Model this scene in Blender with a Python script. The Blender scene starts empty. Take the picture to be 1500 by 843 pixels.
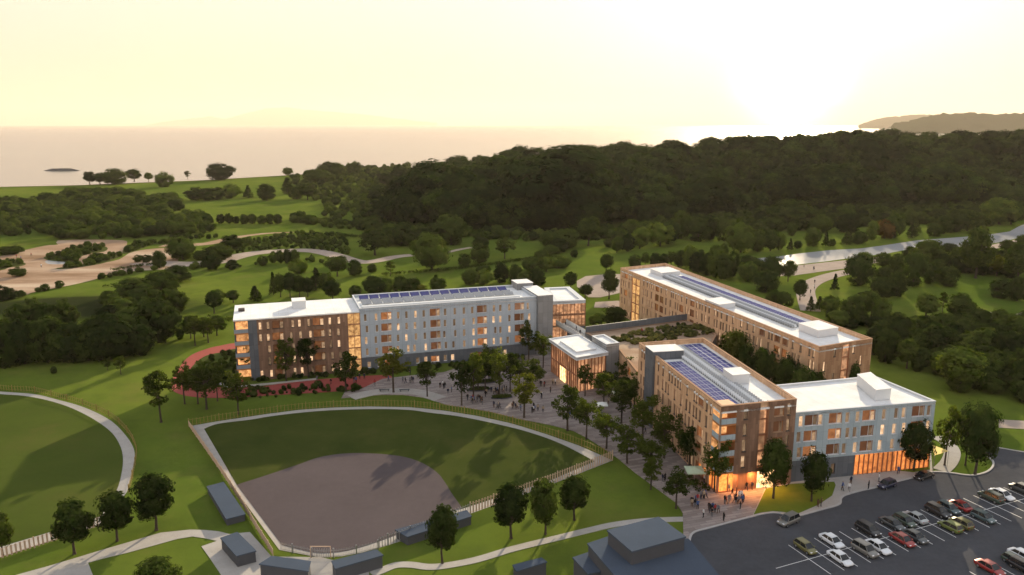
import bpy, bmesh, math, random
import numpy as np
from mathutils import Vector, Matrix
R = math.radians
random.seed(7); rng = np.random.default_rng(7)
sc = bpy.context.scene
COL = sc.collection
# ------------------------------------------------------------------ camera
F, CX, CY, YH, H = 1150.0, 750.0, 421.5, 183.0, 66.0
PITCH = math.atan((CY-YH)/F); SP, CP = math.sin(PITCH), math.cos(PITCH)
cam = bpy.data.cameras.new('camera'); camo = bpy.data.objects.new('camera', cam); COL.objects.link(camo)
camo.location = (0, 0, H); camo.rotation_euler = (math.pi/2-PITCH, 0, 0)
cam.sensor_width = 36; cam.lens = 36*F/1500; cam.clip_end = 200000; cam.clip_start = 1
sc.camera = camo
def G(px, py, z=0.0):
    """photo pixel -> point of the level z"""
    u = (px-CX)/F; v = (py-CY)/F
    t = (z-H)/(-(SP+v*CP))
    return (u*t, (CP-v*SP)*t)
def HG(by, ty):
    """height of an upright thing standing on level 0 whose foot / top are on rows by / ty"""
    vb = (by-CY)/F; zc = H/(SP+vb*CP); vt = (ty-CY)/F
    return (vb*zc-vt*zc)/(CP-vt*SP)
def MPP(by):
    vb = (by-CY)/F; return H/(SP+vb*CP)/F
def ZM(ox, oy, s, pts): return [(ox+p[0]/s, oy+p[1]/s)+((oy+p[2]/s, p[3]/s) if len(p) > 3 else ())+tuple(p[4:]) for p in pts]
def GP(pts, z=0.0): return [G(a, b, z) for a, b in pts]

# ------------------------------------------------------------------ naming helpers
def tag(o, label=None, cat=None, group=None, kind=None):
    if label: o['label'] = label
    if cat: o['category'] = cat
    if group: o['group'] = group
    if kind: o['kind'] = kind
    return o
def empty(name, loc, rz=0.0):
    o = bpy.data.objects.new(name, None); COL.objects.link(o)
    o.location = loc; o.rotation_euler = (0, 0, rz); o.empty_display_size = 0.2
    return o
def link(name, me, parent=None, loc=None):
    o = bpy.data.objects.new(name, me); COL.objects.link(o)
    if parent: o.parent = parent
    if loc is not None: o.location = loc
    return o
def copy_tree(o, parent=None):
    c = o.copy(); COL.objects.link(c)
    if parent: c.parent = parent
    for ch in o.children: copy_tree(ch, c)
    return c
ORD = ['first','second','third','fourth','fifth','sixth','seventh','eighth','ninth','tenth','eleventh','twelfth','thirteenth','fourteenth','fifteenth','sixteenth','seventeenth','eighteenth','nineteenth']
TENS = {2:'twent',3:'thirt',4:'fort',5:'fift',6:'sixt'}
def ordw(i):
    if i < 19: return ORD[i]
    n = i+1; t, u = divmod(n, 10)
    return TENS[t]+'ieth' if u == 0 else TENS[t]+'y-'+ORD[u-1]

# ------------------------------------------------------------------ mesh builder
class MB:
    def __init__(s): s.v = []; s.f = []; s.m = []; s.uv = []
    def quad(s, a, b, c, d, m=0, uv=None):
        n = len(s.v); s.v += [a, b, c, d]; s.f.append((n, n+1, n+2, n+3)); s.m.append(m)
        s.uv += uv if uv else [(0,0),(1,0),(1,1),(0,1)]
    def poly(s, pts, m=0):
        n = len(s.v); s.v += list(pts); s.f.append(tuple(range(n, n+len(pts)))); s.m.append(m)
        s.uv += [(p[0], p[1]) for p in pts]
    def box(s, x0, x1, y0, y1, z0, z1, m=0, X=(1,0,0), Y=(0,1,0), O=(0,0,0)):
        def P(x, y, z): return (O[0]+x*X[0]+y*Y[0], O[1]+x*X[1]+y*Y[1], O[2]+z+x*X[2]+y*Y[2])
        c = [P(x, y, z) for z in (z0, z1) for y in (y0, y1) for x in (x0, x1)]
        dx, dy, dz = x1-x0, y1-y0, z1-z0
        for q, (a, b) in (((0,1,5,4),(dx,dz)), ((1,3,7,5),(dy,dz)), ((3,2,6,7),(dx,dz)), ((2,0,4,6),(dy,dz)), ((4,5,7,6),(dx,dy)), ((2,3,1,0),(dx,dy))):
            s.quad(*[c[i] for i in q], m=m, uv=[(0,0),(a,0),(a,b),(0,b)])
    def prism(s, pts, z0, z1, m=0, mt=None, bottom=False):
        """plan polygon pts (counter-clockwise) extruded"""
        mt = m if mt is None else mt
        n = len(pts); u = 0
        for i in range(n):
            a, b = pts[i], pts[(i+1) % n]; L = math.hypot(b[0]-a[0], b[1]-a[1])
            s.quad((a[0],a[1],z0),(b[0],b[1],z0),(b[0],b[1],z1),(a[0],a[1],z1), m, [(u,z0),(u+L,z0),(u+L,z1),(u,z1)]); u += L
        s.poly([(p[0],p[1],z1) for p in pts], mt)
        if bottom: s.poly([(p[0],p[1],z0) for p in reversed(pts)], m)
    def tube(s, a, b, r0, r1, n=6, m=0, cap=True):
        a = Vector(a); b = Vector(b); d = (b-a).normalized()
        x = d.orthogonal().normalized(); y = d.cross(x)
        k = len(s.v)
        for p, r in ((a, r0), (b, r1)):
            for i in range(n):
                t = 2*math.pi*i/n; s.v.append(tuple(p+x*(r*math.cos(t))+y*(r*math.sin(t))))
        for i in range(n):
            j = (i+1) % n; s.f.append((k+i, k+j, k+n+j, k+n+i)); s.m.append(m); s.uv += [(0,0),(1,0),(1,1),(0,1)]
        if cap:
            s.f.append(tuple(k+n+i for i in range(n))); s.m.append(m); s.uv += [(0,0)]*n
    def shift(s, o): s.v = [(p[0]-o[0], p[1]-o[1], p[2]-o[2]) for p in s.v]; return s
    def mesh(s, name, mats, smooth=False):
        me = bpy.data.meshes.new(name); me.from_pydata([tuple(p) for p in s.v], [], s.f)
        for mt in mats: me.materials.append(mt)
        me.polygons.foreach_set('material_index', s.m)
        uvl = me.uv_layers.new(name='UVMap'); uvl.data.foreach_set('uv', np.array(s.uv, dtype=np.float32).ravel())
        if smooth: me.polygons.foreach_set('use_smooth', [True]*len(s.f))
        me.update(); return me
    def build(s, name, mats, parent=None, loc=None, smooth=False):
        return link(name, s.mesh(name, mats if isinstance(mats, (list, tuple)) else [mats], smooth), parent, loc)
def arrays_mesh(name, V, Fq, mats, smooth=False, mi=None):
    me = bpy.data.meshes.new(name); k = Fq.shape[1]
    me.vertices.add(len(V)); me.vertices.foreach_set('co', np.asarray(V, dtype=np.float32).ravel())
    me.loops.add(Fq.size); me.loops.foreach_set('vertex_index', Fq.astype(np.int32).ravel())
    me.polygons.add(len(Fq)); me.polygons.foreach_set('loop_start', np.arange(0, Fq.size, k, dtype=np.int32))
    for m in mats: me.materials.append(m)
    if mi is not None: me.polygons.foreach_set('material_index', mi)
    if smooth: me.polygons.foreach_set('use_smooth', np.ones(len(Fq), dtype=bool))
    me.update(calc_edges=True); me.validate(); return me

# ------------------------------------------------------------------ materials
class NT:
    def __init__(s, nt): s.nt = nt
    def n(s, typ, **kw):
        o = s.nt.nodes.new(typ)
        for k, v in kw.items():
            if k.startswith('_'): setattr(o, k[1:], v)
        for k, v in kw.items():
            if not k.startswith('_'): o.inputs[k.replace('~', ' ')].default_value = v
        return o
    def l(s, a, b): s.nt.links.new(a, b)
    def math(s, op, a, b=0.0, c=None):
        o = s.nt.nodes.new('ShaderNodeMath'); o.operation = op
        for i, x in enumerate((a, b) if c is None else (a, b, c)):
            if isinstance(x, (int, float)): o.inputs[i].default_value = x
            else: s.l(x, o.inputs[i])
        return o.outputs[0]
    def mix(s, f, a, b, bt='MIX'):
        o = s.nt.nodes.new('ShaderNodeMix'); o.data_type = 'RGBA'; o.blend_type = bt
        for i, x in ((0, f), (6, a), (7, b)):
            if isinstance(x, (int, float)): o.inputs[i].default_value = x
            elif isinstance(x, tuple): o.inputs[i].default_value = (*x[:3], 1)
            else: s.l(x, o.inputs[i])
        return o.outputs[2]
    def ramp(s, f, stops):
        o = s.nt.nodes.new('ShaderNodeValToRGB'); e = o.color_ramp.elements
        while len(e) < len(stops): e.new(0.5)
        for i, (p, c) in enumerate(stops):
            e[i].position = p; e[i].color = (*c, 1) if isinstance(c, tuple) else (c, c, c, 1)
        s.l(f, o.inputs[0]); return o.outputs[0]
    def noise(s, vec, scale, detail=4, rough=0.55, dim='3D'):
        o = s.nt.nodes.new('ShaderNodeTexNoise'); o.noise_dimensions = dim
        o.inputs['Scale'].default_value = scale; o.inputs['Detail'].default_value = detail; o.inputs['Roughness'].default_value = rough
        if vec is not None: s.l(vec, o.inputs['Vector'])
        return o.outputs[0]
def newmat(name):
    m = bpy.data.materials.new(name); m.use_nodes = True; m.node_tree.nodes.clear()
    t = NT(m.node_tree); out = t.n('ShaderNodeOutputMaterial'); b = t.n('ShaderNodeBsdfPrincipled')
    t.l(b.outputs[0], out.inputs[0]); return m, t, b
def plain(name, col, rough=0.7, metal=0.0, var=0.12, scale=1.5, spec=0.08, bump=0.0):
    m, t, b = newmat(name); tc = t.n('ShaderNodeTexCoord')
    n = t.noise(tc.outputs['Object'], scale, 5)
    lo = tuple(c*(1-var) for c in col); hi = tuple(min(1, c*(1+var)) for c in col)
    n2 = t.noise(tc.outputs['Object'], scale*9, 3, 0.7)
    t.l(t.mix(0.35, t.mix(n, lo, hi), t.mix(n2, (1-var*2,)*3, (1+var*2,)*3), 'MULTIPLY'), b.inputs['Base Color'])
    b.inputs['Roughness'].default_value = rough; b.inputs['Metallic'].default_value = metal
    b.inputs['Specular IOR Level'].default_value = spec
    if bump:
        bp = t.n('ShaderNodeBump', Strength=bump, Distance=0.05); t.l(n, bp.inputs['Height']); t.l(bp.outputs[0], b.inputs['Normal'])
    return m
def grass(name, c0, c1, c2, s1=0.02, s2=0.35, stripe=None):
    m, t, b = newmat(name); g = t.n('ShaderNodeNewGeometry'); pos = g.outputs['Position']
    big = t.noise(pos, s1, 5, 0.6); mid = t.noise(pos, s2, 6, 0.7); fine = t.noise(pos, 3.0, 3, 0.8)
    c = t.mix(t.ramp(big, [(0.35, 0.0), (0.65, 1.0)]), c0, c1)
    c = t.mix(t.math('MULTIPLY', t.ramp(mid, [(0.42, 0.0), (0.72, 1.0)]), 0.55), c, c2)
    c = t.mix(0.35, c, t.mix(fine, (0.5, 0.5, 0.5), (1.3, 1.3, 1.3)), 'MULTIPLY')
    dry = t.noise(pos, 0.06, 7, 0.75); c = t.mix(t.math('MULTIPLY', t.ramp(dry, [(0.52, 0.0), (0.70, 1.0)]), 0.45), c, (c1[0]*1.5, c1[1]*1.05, c1[2]*1.6))
    if stripe:
        mp = t.n('ShaderNodeMapping'); mp.inputs['Rotation'].default_value = (0, 0, R(stripe[0])); t.l(pos, mp.inputs['Vector'])
        sx = t.n('ShaderNodeSeparateXYZ'); t.l(mp.outputs[0], sx.inputs[0])
        w = t.math('SINE', t.math('ADD', t.math('MULTIPLY', sx.outputs[0], stripe[1]), t.math('MULTIPLY', t.noise(pos, 0.04, 3), 6.0)))
        c = t.mix(t.math('MULTIPLY_ADD', w, 0.09, 0.09), c, c2)
    t.l(c, b.inputs['Base Color']); b.inputs['Roughness'].default_value = 0.9; b.inputs['Specular IOR Level'].default_value = 0.0
    bp = t.n('ShaderNodeBump', Strength=0.35, Distance=0.25); t.l(mid, bp.inputs['Height']); t.l(bp.outputs[0], b.inputs['Normal'])
    return m
def leafmat(name, c0, c1, c2, trans=0.35):
    m = bpy.data.materials.new(name); m.use_nodes = True; m.node_tree.nodes.clear(); t = NT(m.node_tree)
    out = t.n('ShaderNodeOutputMaterial'); oi = t.n('ShaderNodeObjectInfo'); tc = t.n('ShaderNodeTexCoord')
    nz = t.noise(tc.outputs['Object'], 0.55, 3, 0.6); fz = t.noise(tc.outputs['Object'], 3.5, 2, 0.8)
    c = t.mix(oi.outputs['Random'], c0, c1)
    c = t.mix(t.math('MULTIPLY', t.ramp(nz, [(0.4, 0.0), (0.68, 1.0)]), 0.7), c, c2)
    c = t.mix(1.0, c, t.mix(fz, (0.55, 0.55, 0.55), (1.45, 1.45, 1.45)), 'MULTIPLY')
    wl = t.n('ShaderNodeTexWhiteNoise'); t.l(oi.outputs['Location'], wl.inputs['Vector']); r2 = wl.outputs['Value']
    c = t.mix(1.0, c, t.mix(r2, (0.50, 0.55, 0.60), (1.7, 1.55, 1.2)), 'MULTIPLY')
    d = t.n('ShaderNodeBsdfPrincipled', Roughness=0.75); d.inputs['Specular IOR Level'].default_value = 0.0
    tr = t.n('ShaderNodeBsdfTranslucent'); t.l(c, d.inputs['Base Color']); t.l(t.mix(1.0, c, (1.5, 1.5, 0.7), 'MULTIPLY'), tr.inputs[0])
    ms = t.n('ShaderNodeMixShader', Fac=trans); t.l(d.outputs[0], ms.inputs[1]); t.l(tr.outputs[0], ms.inputs[2]); t.l(ms.outputs[0], out.inputs[0])
    return m
def panel(name, cols, seam=0.62, dark=0.72, rough=0.6, row=3.2, mottled=0.25):
    """vertical cladding boards: uv in metres along / up the wall; each board has its own tone"""
    m, t, b = newmat(name); uv = t.n('ShaderNodeUVMap'); sx = t.n('ShaderNodeSeparateXYZ'); t.l(uv.outputs[0], sx.inputs[0])
    U = t.math('DIVIDE', sx.outputs[0], seam); fl = t.math('FLOOR', U); fr = t.math('FRACT', U)
    Vr = t.math('DIVIDE', sx.outputs[1], row); fv = t.math('FRACT', Vr)
    cb = t.n('ShaderNodeCombineXYZ'); t.l(t.math('ADD', fl, 0.37), cb.inputs[0])
    t.l(t.math('FLOOR', t.math('ADD', Vr, t.math('MULTIPLY', t.math('FRACT', t.math('MULTIPLY', fl, 0.377)), 1.0))), cb.inputs[1])
    wn = t.n('ShaderNodeTexWhiteNoise'); wn.noise_dimensions = '2D'; t.l(cb.outputs[0], wn.inputs['Vector'])
    c = t.ramp(wn.outputs['Value'], [(i/(len(cols)-1), q) for i, q in enumerate(cols)])
    tc = t.n('ShaderNodeTexCoord'); n = t.noise(tc.outputs['Object'], 0.5, 6, 0.65)
    c = t.mix(mottled, c, t.mix(n, (0.45, 0.45, 0.45), (1.5, 1.5, 1.5)), 'MULTIPLY')
    line = t.math('MAXIMUM', t.math('LESS_THAN', fr, 0.07), t.math('LESS_THAN', fv, 0.02))
    c = t.mix(t.math('MULTIPLY', line, 1-dark), c, (0.02, 0.02, 0.02))
    t.l(c, b.inputs['Base Color']); b.inputs['Roughness'].default_value = rough; b.inputs['Specular IOR Level'].default_value = 0.3
    bp = t.n('ShaderNodeBump', Strength=0.5, Distance=0.03); t.l(wn.outputs['Value'], bp.inputs['Height']); t.l(bp.outputs[0], b.inputs['Normal'])
    return m
def litglass(name, warm=(1.0, 0.50, 0.17), lo=0.03, hi=1.0, strength=0.5, grid=1.6, rowh=3.0, base=(0.05, 0.035, 0.025)):
    """a pane with a lamp-lit room behind it: brightness differs room by room, with a curtain and furniture mottling"""
    m, t, b = newmat(name); oi = t.n('ShaderNodeObjectInfo'); uv = t.n('ShaderNodeUVMap'); sx = t.n('ShaderNodeSeparateXYZ'); t.l(uv.outputs[0], sx.inputs[0])
    cu = t.math('FLOOR', t.math('DIVIDE', sx.outputs[0], grid)); cv = t.math('FLOOR', t.math('DIVIDE', sx.outputs[1], rowh))
    cb = t.n('ShaderNodeCombineXYZ'); t.l(t.math('ADD', cu, t.math('MULTIPLY', oi.outputs['Random'], 91.7)), cb.inputs[0]); t.l(t.math('ADD', cv, t.math('MULTIPLY', oi.outputs['Random'], 37.3)), cb.inputs[1])
    wn = t.n('ShaderNodeTexWhiteNoise'); wn.noise_dimensions = '2D'; t.l(cb.outputs[0], wn.inputs['Vector'])
    room = t.math('MULTIPLY_ADD', t.math('POWER', wn.outputs['Value'], 1.3 if lo > .2 else 2.6), hi-lo, lo)
    geo = t.n('ShaderNodeNewGeometry'); nz = t.noise(geo.outputs['Position'], 1.1, 4, 0.7)
    e = t.math('MULTIPLY', room, t.ramp(nz, [(0.3, 0.25), (0.6, 1.0)]))
    t.l(t.mix(nz, (warm[0], warm[1]*0.75, warm[2]*0.6), (1.0, min(1, warm[1]*1.25), warm[2]*1.7)), b.inputs['Emission Color'])
    t.l(t.math('MULTIPLY', e, strength), b.inputs['Emission Strength'])
    b.inputs['Base Color'].default_value = (*base, 1); b.inputs['Roughness'].default_value = 0.08
    return m
M = {}
M['leaf_airy'] = leafmat('leaf_airy', (0.022,0.037,0.009), (0.038,0.056,0.012), (0.064,0.080,0.016))
M['leaf_warm'] = leafmat('leaf_warm', (0.075,0.090,0.014), (0.095,0.105,0.016), (0.120,0.120,0.020))
M['leaf_dark'] = leafmat('leaf_dark', (0.018,0.032,0.009), (0.034,0.054,0.013), (0.055,0.075,0.018), 0.3)
M['leaf_mid'] = leafmat('leaf_mid', (0.030,0.052,0.014), (0.052,0.080,0.018), (0.080,0.105,0.024), 0.3)
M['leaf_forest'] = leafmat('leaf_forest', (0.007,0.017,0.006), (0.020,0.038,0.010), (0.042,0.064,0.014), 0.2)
M['leaf_red'] = leafmat('leaf_red', (0.060,0.040,0.014), (0.070,0.045,0.016), (0.090,0.060,0.020), 0.3)
M['bark'] = plain('bark', (0.055,0.042,0.032), 0.9, var=0.4, scale=4)
M['lawn'] = grass('lawn', (0.088,0.130,0.018), (0.124,0.160,0.022), (0.072,0.104,0.016))
M['turf'] = grass('turf', (0.034,0.047,0.011), (0.044,0.057,0.013), (0.060,0.068,0.018), 0.03, 0.12, stripe=(20, 0.35))
M['turf_left'] = grass('turf_left', (0.052,0.075,0.014), (0.075,0.092,0.020), (0.040,0.058,0.012), 0.025, 0.12, stripe=(-10, 0.25))
M['rough_grass'] = grass('rough_grass', (0.050,0.070,0.016), (0.085,0.085,0.030), (0.030,0.048,0.012), 0.05, 0.3)
def ground_mat():
    m, t, b = newmat('ground_grass'); g = t.n('ShaderNodeNewGeometry'); pos = g.outputs['Position']
    big = t.noise(pos, 0.012, 5, 0.6); mid = t.noise(pos, 0.12, 6, 0.7); fine = t.noise(pos, 2.5, 3, 0.8)
    c = t.mix(t.ramp(big, [(0.38, 0.0), (0.62, 1.0)]), (0.070,0.106,0.016), (0.112,0.144,0.022))
    c = t.mix(t.math('MULTIPLY', t.ramp(mid, [(0.45, 0.0), (0.75, 1.0)]), 0.5), c, (0.044,0.060,0.015))
    c = t.mix(0.35, c, t.mix(fine, (0.5,0.5,0.5), (1.3,1.3,1.3)), 'MULTIPLY')
    dry = t.noise(pos, 0.045, 7, 0.75); c = t.mix(t.math('MULTIPLY', t.ramp(dry, [(0.52, 0.0), (0.70, 1.0)]), 0.45), c, (0.135,0.125,0.035))
    # leaf litter and undergrowth on the wooded hill, which rises above the lawns
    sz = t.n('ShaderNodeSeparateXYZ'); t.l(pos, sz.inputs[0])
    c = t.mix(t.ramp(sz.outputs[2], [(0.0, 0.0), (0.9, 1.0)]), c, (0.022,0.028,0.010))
    t.l(c, b.inputs['Base Color']); b.inputs['Roughness'].default_value = 0.9; b.inputs['Specular IOR Level'].default_value = 0.0
    bp = t.n('ShaderNodeBump', Strength=0.4, Distance=0.4); t.l(mid, bp.inputs['Height']); t.l(bp.outputs[0], b.inputs['Normal'])
    return m
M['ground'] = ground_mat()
M['asphalt'] = plain('asphalt', (0.066,0.068,0.075), 0.9, var=0.30, scale=0.12, spec=0.0, bump=0.05)
M['paint'] = plain('road_paint', (0.62,0.62,0.60), 0.6, var=0.15, scale=2)
M['concrete'] = plain('pale_concrete', (0.34,0.32,0.295), 0.9, var=0.2, scale=0.5, spec=0.0)
M['kerb'] = plain('kerb_stone', (0.36,0.35,0.34), 0.8, var=0.15, scale=1)
def paver_mat():
    m, t, b = newmat('plaza_pavers'); g = t.n('ShaderNodeNewGeometry'); mp = t.n('ShaderNodeMapping'); mp.inputs['Rotation'].default_value = (0,0,R(-18)); t.l(g.outputs['Position'], mp.inputs['Vector'])
    br = t.n('ShaderNodeTexBrick', Scale=1.0); br.inputs['Color1'].default_value = (0.20,0.165,0.15,1); br.inputs['Color2'].default_value = (0.31,0.265,0.245,1); br.inputs['Mortar'].default_value = (0.15,0.125,0.115,1)
    br.inputs['Brick Width'].default_value = 3.0; br.inputs['Row Height'].default_value = 0.7; br.inputs['Mortar Size'].default_value = 0.03; br.inputs['Bias'].default_value = -0.1
    t.l(mp.outputs[0], br.inputs['Vector']); n = t.noise(g.outputs['Position'], 0.15, 6, 0.7)
    t.l(t.mix(0.5, br.outputs[0], t.mix(n, (0.6,0.6,0.6), (1.35,1.35,1.35)), 'MULTIPLY'), b.inputs['Base Color']); b.inputs['Roughness'].default_value = 0.85; b.inputs['Specular IOR Level'].default_value = 0.05
    return m
M['pavers'] = paver_mat()
M['red_path'] = plain('red_rubber_path', (0.26,0.060,0.050), 0.85, var=0.15, scale=0.4)
M['infield'] = plain('infield_clay', (0.084,0.070,0.072), 0.85, var=0.2, scale=0.08, spec=0.0, bump=0.03)
def sand_mat():
    m, t, b = newmat('sand'); g = t.n('ShaderNodeNewGeometry'); mp = t.n('ShaderNodeMapping'); mp.inputs['Scale'].default_value = (0.25,1,1); mp.inputs['Rotation'].default_value=(0,0,R(10)); t.l(g.outputs['Position'], mp.inputs['Vector'])
    n = t.noise(mp.outputs[0], 0.05, 6, 0.65); f = t.noise(g.outputs['Position'], 0.6, 4, 0.7)
    c = t.ramp(n, [(0.35, (0.20,0.130,0.082)), (0.5, (0.30,0.21,0.145)), (0.65, (0.42,0.33,0.245))])
    t.l(t.mix(0.3, c, t.mix(f, (0.6,0.6,0.6), (1.4,1.4,1.4)), 'MULTIPLY'), b.inputs['Base Color']); b.inputs['Roughness'].default_value = 0.9; b.inputs['Specular IOR Level'].default_value = 0
    return m
M['sand'] = sand_mat()
M['pale_path'] = plain('pale_gravel', (0.32,0.265,0.225), 0.9, var=0.25, scale=0.15, spec=0.0)
def water_mat(name, base, rough, bs, scale, aniso=1.0):
    m, t, b = newmat(name); g = t.n('ShaderNodeNewGeometry'); mp = t.n('ShaderNodeMapping'); mp.inputs['Scale'].default_value = (aniso,1,1); t.l(g.outputs['Position'], mp.inputs['Vector'])
    n = t.noise(mp.outputs[0], scale, 6, 0.6); bp = t.n('ShaderNodeBump', Strength=bs, Distance=1.0); t.l(n, bp.inputs['Height']); t.l(bp.outputs[0], b.inputs['Normal'])
    big = t.noise(mp.outputs[0], scale*0.03, 4, 0.6)
    t.l(t.mix(big, tuple(c*0.7 for c in base), tuple(c*1.4 for c in base)), b.inputs['Base Color']); b.inputs['Roughness'].default_value = rough; b.inputs['IOR'].default_value = 1.33
    return m
M['sea'] = water_mat('sea_water', (0.15,0.135,0.11), 0.22, 0.12, 0.05, 0.3)
M['river'] = water_mat('river_water', (0.27,0.275,0.28), 0.35, 0.05, 0.5)
_t = NT(M['river'].node_tree); _p = M['river'].node_tree.nodes['Principled BSDF']; _p.inputs['Specular IOR Level'].default_value = 0
_g = _t.n('ShaderNodeBsdfGlossy', Roughness=0.06); _x = _t.n('ShaderNodeMixShader', Fac=0.18); _o = [n_ for n_ in M['river'].node_tree.nodes if n_.type == 'OUTPUT_MATERIAL'][0]
_t.l(_p.outputs[0], _x.inputs[1]); _t.l(_g.outputs[0], _x.inputs[2]); _t.l(_x.outputs[0], _o.inputs[0])
tan = [(0.45,0.270,0.155), (0.57,0.36,0.215), (0.49,0.300,0.175), (0.63,0.41,0.25)]
M['tan_clad'] = panel('tan_cladding', tan, 0.55, 0.8)
M['brown_clad'] = panel('brown_cladding', [(0.13,0.074,0.048), (0.21,0.123,0.08), (0.16,0.092,0.06), (0.25,0.15,0.10)], 0.5, 0.7)
M['copper_clad'] = panel('copper_cladding', [(0.24,0.125,0.070), (0.35,0.20,0.115), (0.28,0.15,0.085), (0.41,0.245,0.145)], 0.7, 0.7)
M['grey_clad'] = panel('grey_cladding', [(0.315,0.365,0.415), (0.37,0.42,0.47), (0.34,0.39,0.44)], 1.25, 0.72, mottled=0.15)
M['blue_clad'] = panel('blue_grey_cladding', [(0.27,0.335,0.375), (0.33,0.395,0.43), (0.30,0.365,0.40)], 1.25, 0.72, mottled=0.15)
M['slate_clad'] = panel('slate_cladding', [(0.075,0.085,0.10), (0.11,0.12,0.135), (0.09,0.10,0.115)], 1.1, 0.6)
M['tower_clad'] = panel('grey_tower_cladding', [(0.17,0.175,0.18), (0.22,0.225,0.23), (0.19,0.195,0.20)], 1.5, 0.7)
def roof_mat():
    m, t, b = newmat('white_roof'); g = t.n('ShaderNodeNewGeometry'); mp = t.n('ShaderNodeMapping'); mp.inputs['Rotation'].default_value = (0,0,R(-17)); t.l(g.outputs['Position'], mp.inputs['Vector'])
    s = t.n('ShaderNodeSeparateXYZ'); t.l(mp.outputs[0], s.inputs[0]); fr = t.math('FRACT', t.math('DIVIDE', s.outputs[0], 2.4)); ln = t.math('LESS_THAN', fr, 0.035)
    n = t.noise(g.outputs['Position'], 0.22, 6, 0.7); n2 = t.noise(mp.outputs[0], 1.6, 4, 0.7)
    c = t.ramp(n, [(0.3, (0.60,0.60,0.58)), (0.55, (0.72,0.72,0.71)), (0.7, (0.76,0.76,0.76))]); c = t.mix(0.25, c, t.mix(n2, (0.7,0.7,0.68), (1.2,1.2,1.2)), 'MULTIPLY')
    t.l(t.mix(t.math('MULTIPLY', ln, 0.25), c, (0.3,0.3,0.3)), b.inputs['Base Color']); b.inputs['Roughness'].default_value = 0.85; b.inputs['Specular IOR Level'].default_value = 0.0
    return m
M['white_roof'] = roof_mat()
M['white_trim'] = plain('white_trim', (0.54,0.56,0.58), 0.7, var=0.08, spec=0.0)
M['tan_trim'] = plain('tan_trim', (0.34,0.22,0.145), 0.9, var=0.08, spec=0.0)
M['dark_trim'] = plain('dark_trim', (0.07,0.06,0.055), 0.6)
M['copper_frame'] = plain('copper_frame', (0.30,0.14,0.08), 0.5, metal=0.2)
M['balcony'] = plain('balcony_panel', (0.22,0.25,0.28), 0.5)
M['timber'] = plain('timber_lining', (0.34,0.15,0.06), 0.7)
M['slate'] = plain('slate_roof', (0.062,0.078,0.105), 0.85, var=0.15, scale=0.3, spec=0.0)
M['slate_wall'] = plain('slate_wall', (0.070,0.072,0.080), 0.7, var=0.15, scale=0.6)
M['solar'] = plain('solar_cells', (0.085,0.088,0.20), 0.8, var=0.3, scale=0.8, spec=0.0)
M['rack'] = plain('rack_grey', (0.30,0.31,0.32), 0.5, var=0.2, scale=2)
M['glass_room'] = litglass('room_glass', warm=(1.0,0.62,0.30), strength=0.50, grid=50, rowh=50, lo=0.12)
M['glass_wide'] = litglass('wide_room_glass', warm=(1.0,0.36,0.10), strength=0.17, grid=50, rowh=50, lo=0.15, base=(0.09,0.045,0.028))
M['glass_stair'] = litglass('stair_glass', warm=(1.0,0.52,0.16), strength=0.50, grid=60, rowh=3.3, lo=0.55)
M['glass_hall'] = litglass('hall_glass', warm=(1.0,0.46,0.18), strength=0.36, grid=1.5, rowh=2.1, lo=0.25, base=(0.12,0.09,0.07))
M['glass_lobby'] = litglass('lobby_glass', warm=(1.0,0.30,0.06), strength=0.60, grid=2.2, rowh=4.5, lo=0.5)
M['glass_entrance'] = litglass('entrance_glass', warm=(1.0,0.30,0.05), strength=0.95, grid=2.2, rowh=4.5, lo=0.6)
M['lamp'] = litglass('lamp_lit_doorway', warm=(1.0,0.60,0.22), strength=1.3, grid=60, rowh=60, lo=0.95)
M['fence_wood'] = plain('fence_wood', (0.40,0.27,0.13), 0.6, var=0.2, scale=1)
M['gold_metal'] = plain('gold_metal', (0.25,0.185,0.06), 0.45, metal=0.3, var=0.15)
M['tan_panel'] = plain('fence_board', (0.46,0.33,0.24), 0.7, var=0.15)
M['steel'] = plain('steel', (0.35,0.35,0.36), 0.35, metal=0.7)
M['planting'] = plain('planting_soil', (0.030,0.028,0.018), 0.95, var=0.4)
M['headland'] = grass('headland_woods', (0.016,0.030,0.010), (0.030,0.046,0.014), (0.014,0.024,0.008), 0.004, 0.02)
M['rock'] = plain('rock', (0.09,0.085,0.08), 0.9, var=0.4, scale=0.05)
# ------------------------------------------------------------------ world, sun
SUN_EL, SUN_AZ = R(14), R(19)          # azimuth measured from +Y towards +X
w = bpy.data.worlds.new('World'); sc.world = w; w.use_nodes = True; w.node_tree.nodes.clear(); t = NT(w.node_tree)
sky = t.n('ShaderNodeTexSky'); sky.sky_type = 'NISHITA'; sky.sun_disc = False; sky.sun_elevation = SUN_EL; sky.sun_rotation = SUN_AZ
sky.air_density = 1.0; sky.dust_density = 4.0; sky.ozone_density = 1.0; sky.altitude = 50
tc = t.n('ShaderNodeTexCoord'); nrm = t.n('ShaderNodeVectorMath'); nrm.operation = 'NORMALIZE'; t.l(tc.outputs['Generated'], nrm.inputs[0])
sx = t.n('ShaderNodeSeparateXYZ'); t.l(nrm.outputs[0], sx.inputs[0])
dt = t.n('ShaderNodeVectorMath'); dt.operation = 'DOT_PRODUCT'; t.l(nrm.outputs[0], dt.inputs[0])
el2 = R(2.2); dt.inputs[1].default_value = (math.sin(SUN_AZ)*math.cos(el2), math.cos(SUN_AZ)*math.cos(el2), math.sin(el2))
d = t.math('MAXIMUM', dt.outputs['Value'], 0.0)
glow = t.math('ADD', t.math('MULTIPLY', t.math('POWER', d, 60.0), 1.0), t.math('MULTIPLY', t.math('POWER', d, 1400.0), 60.0))
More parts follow.
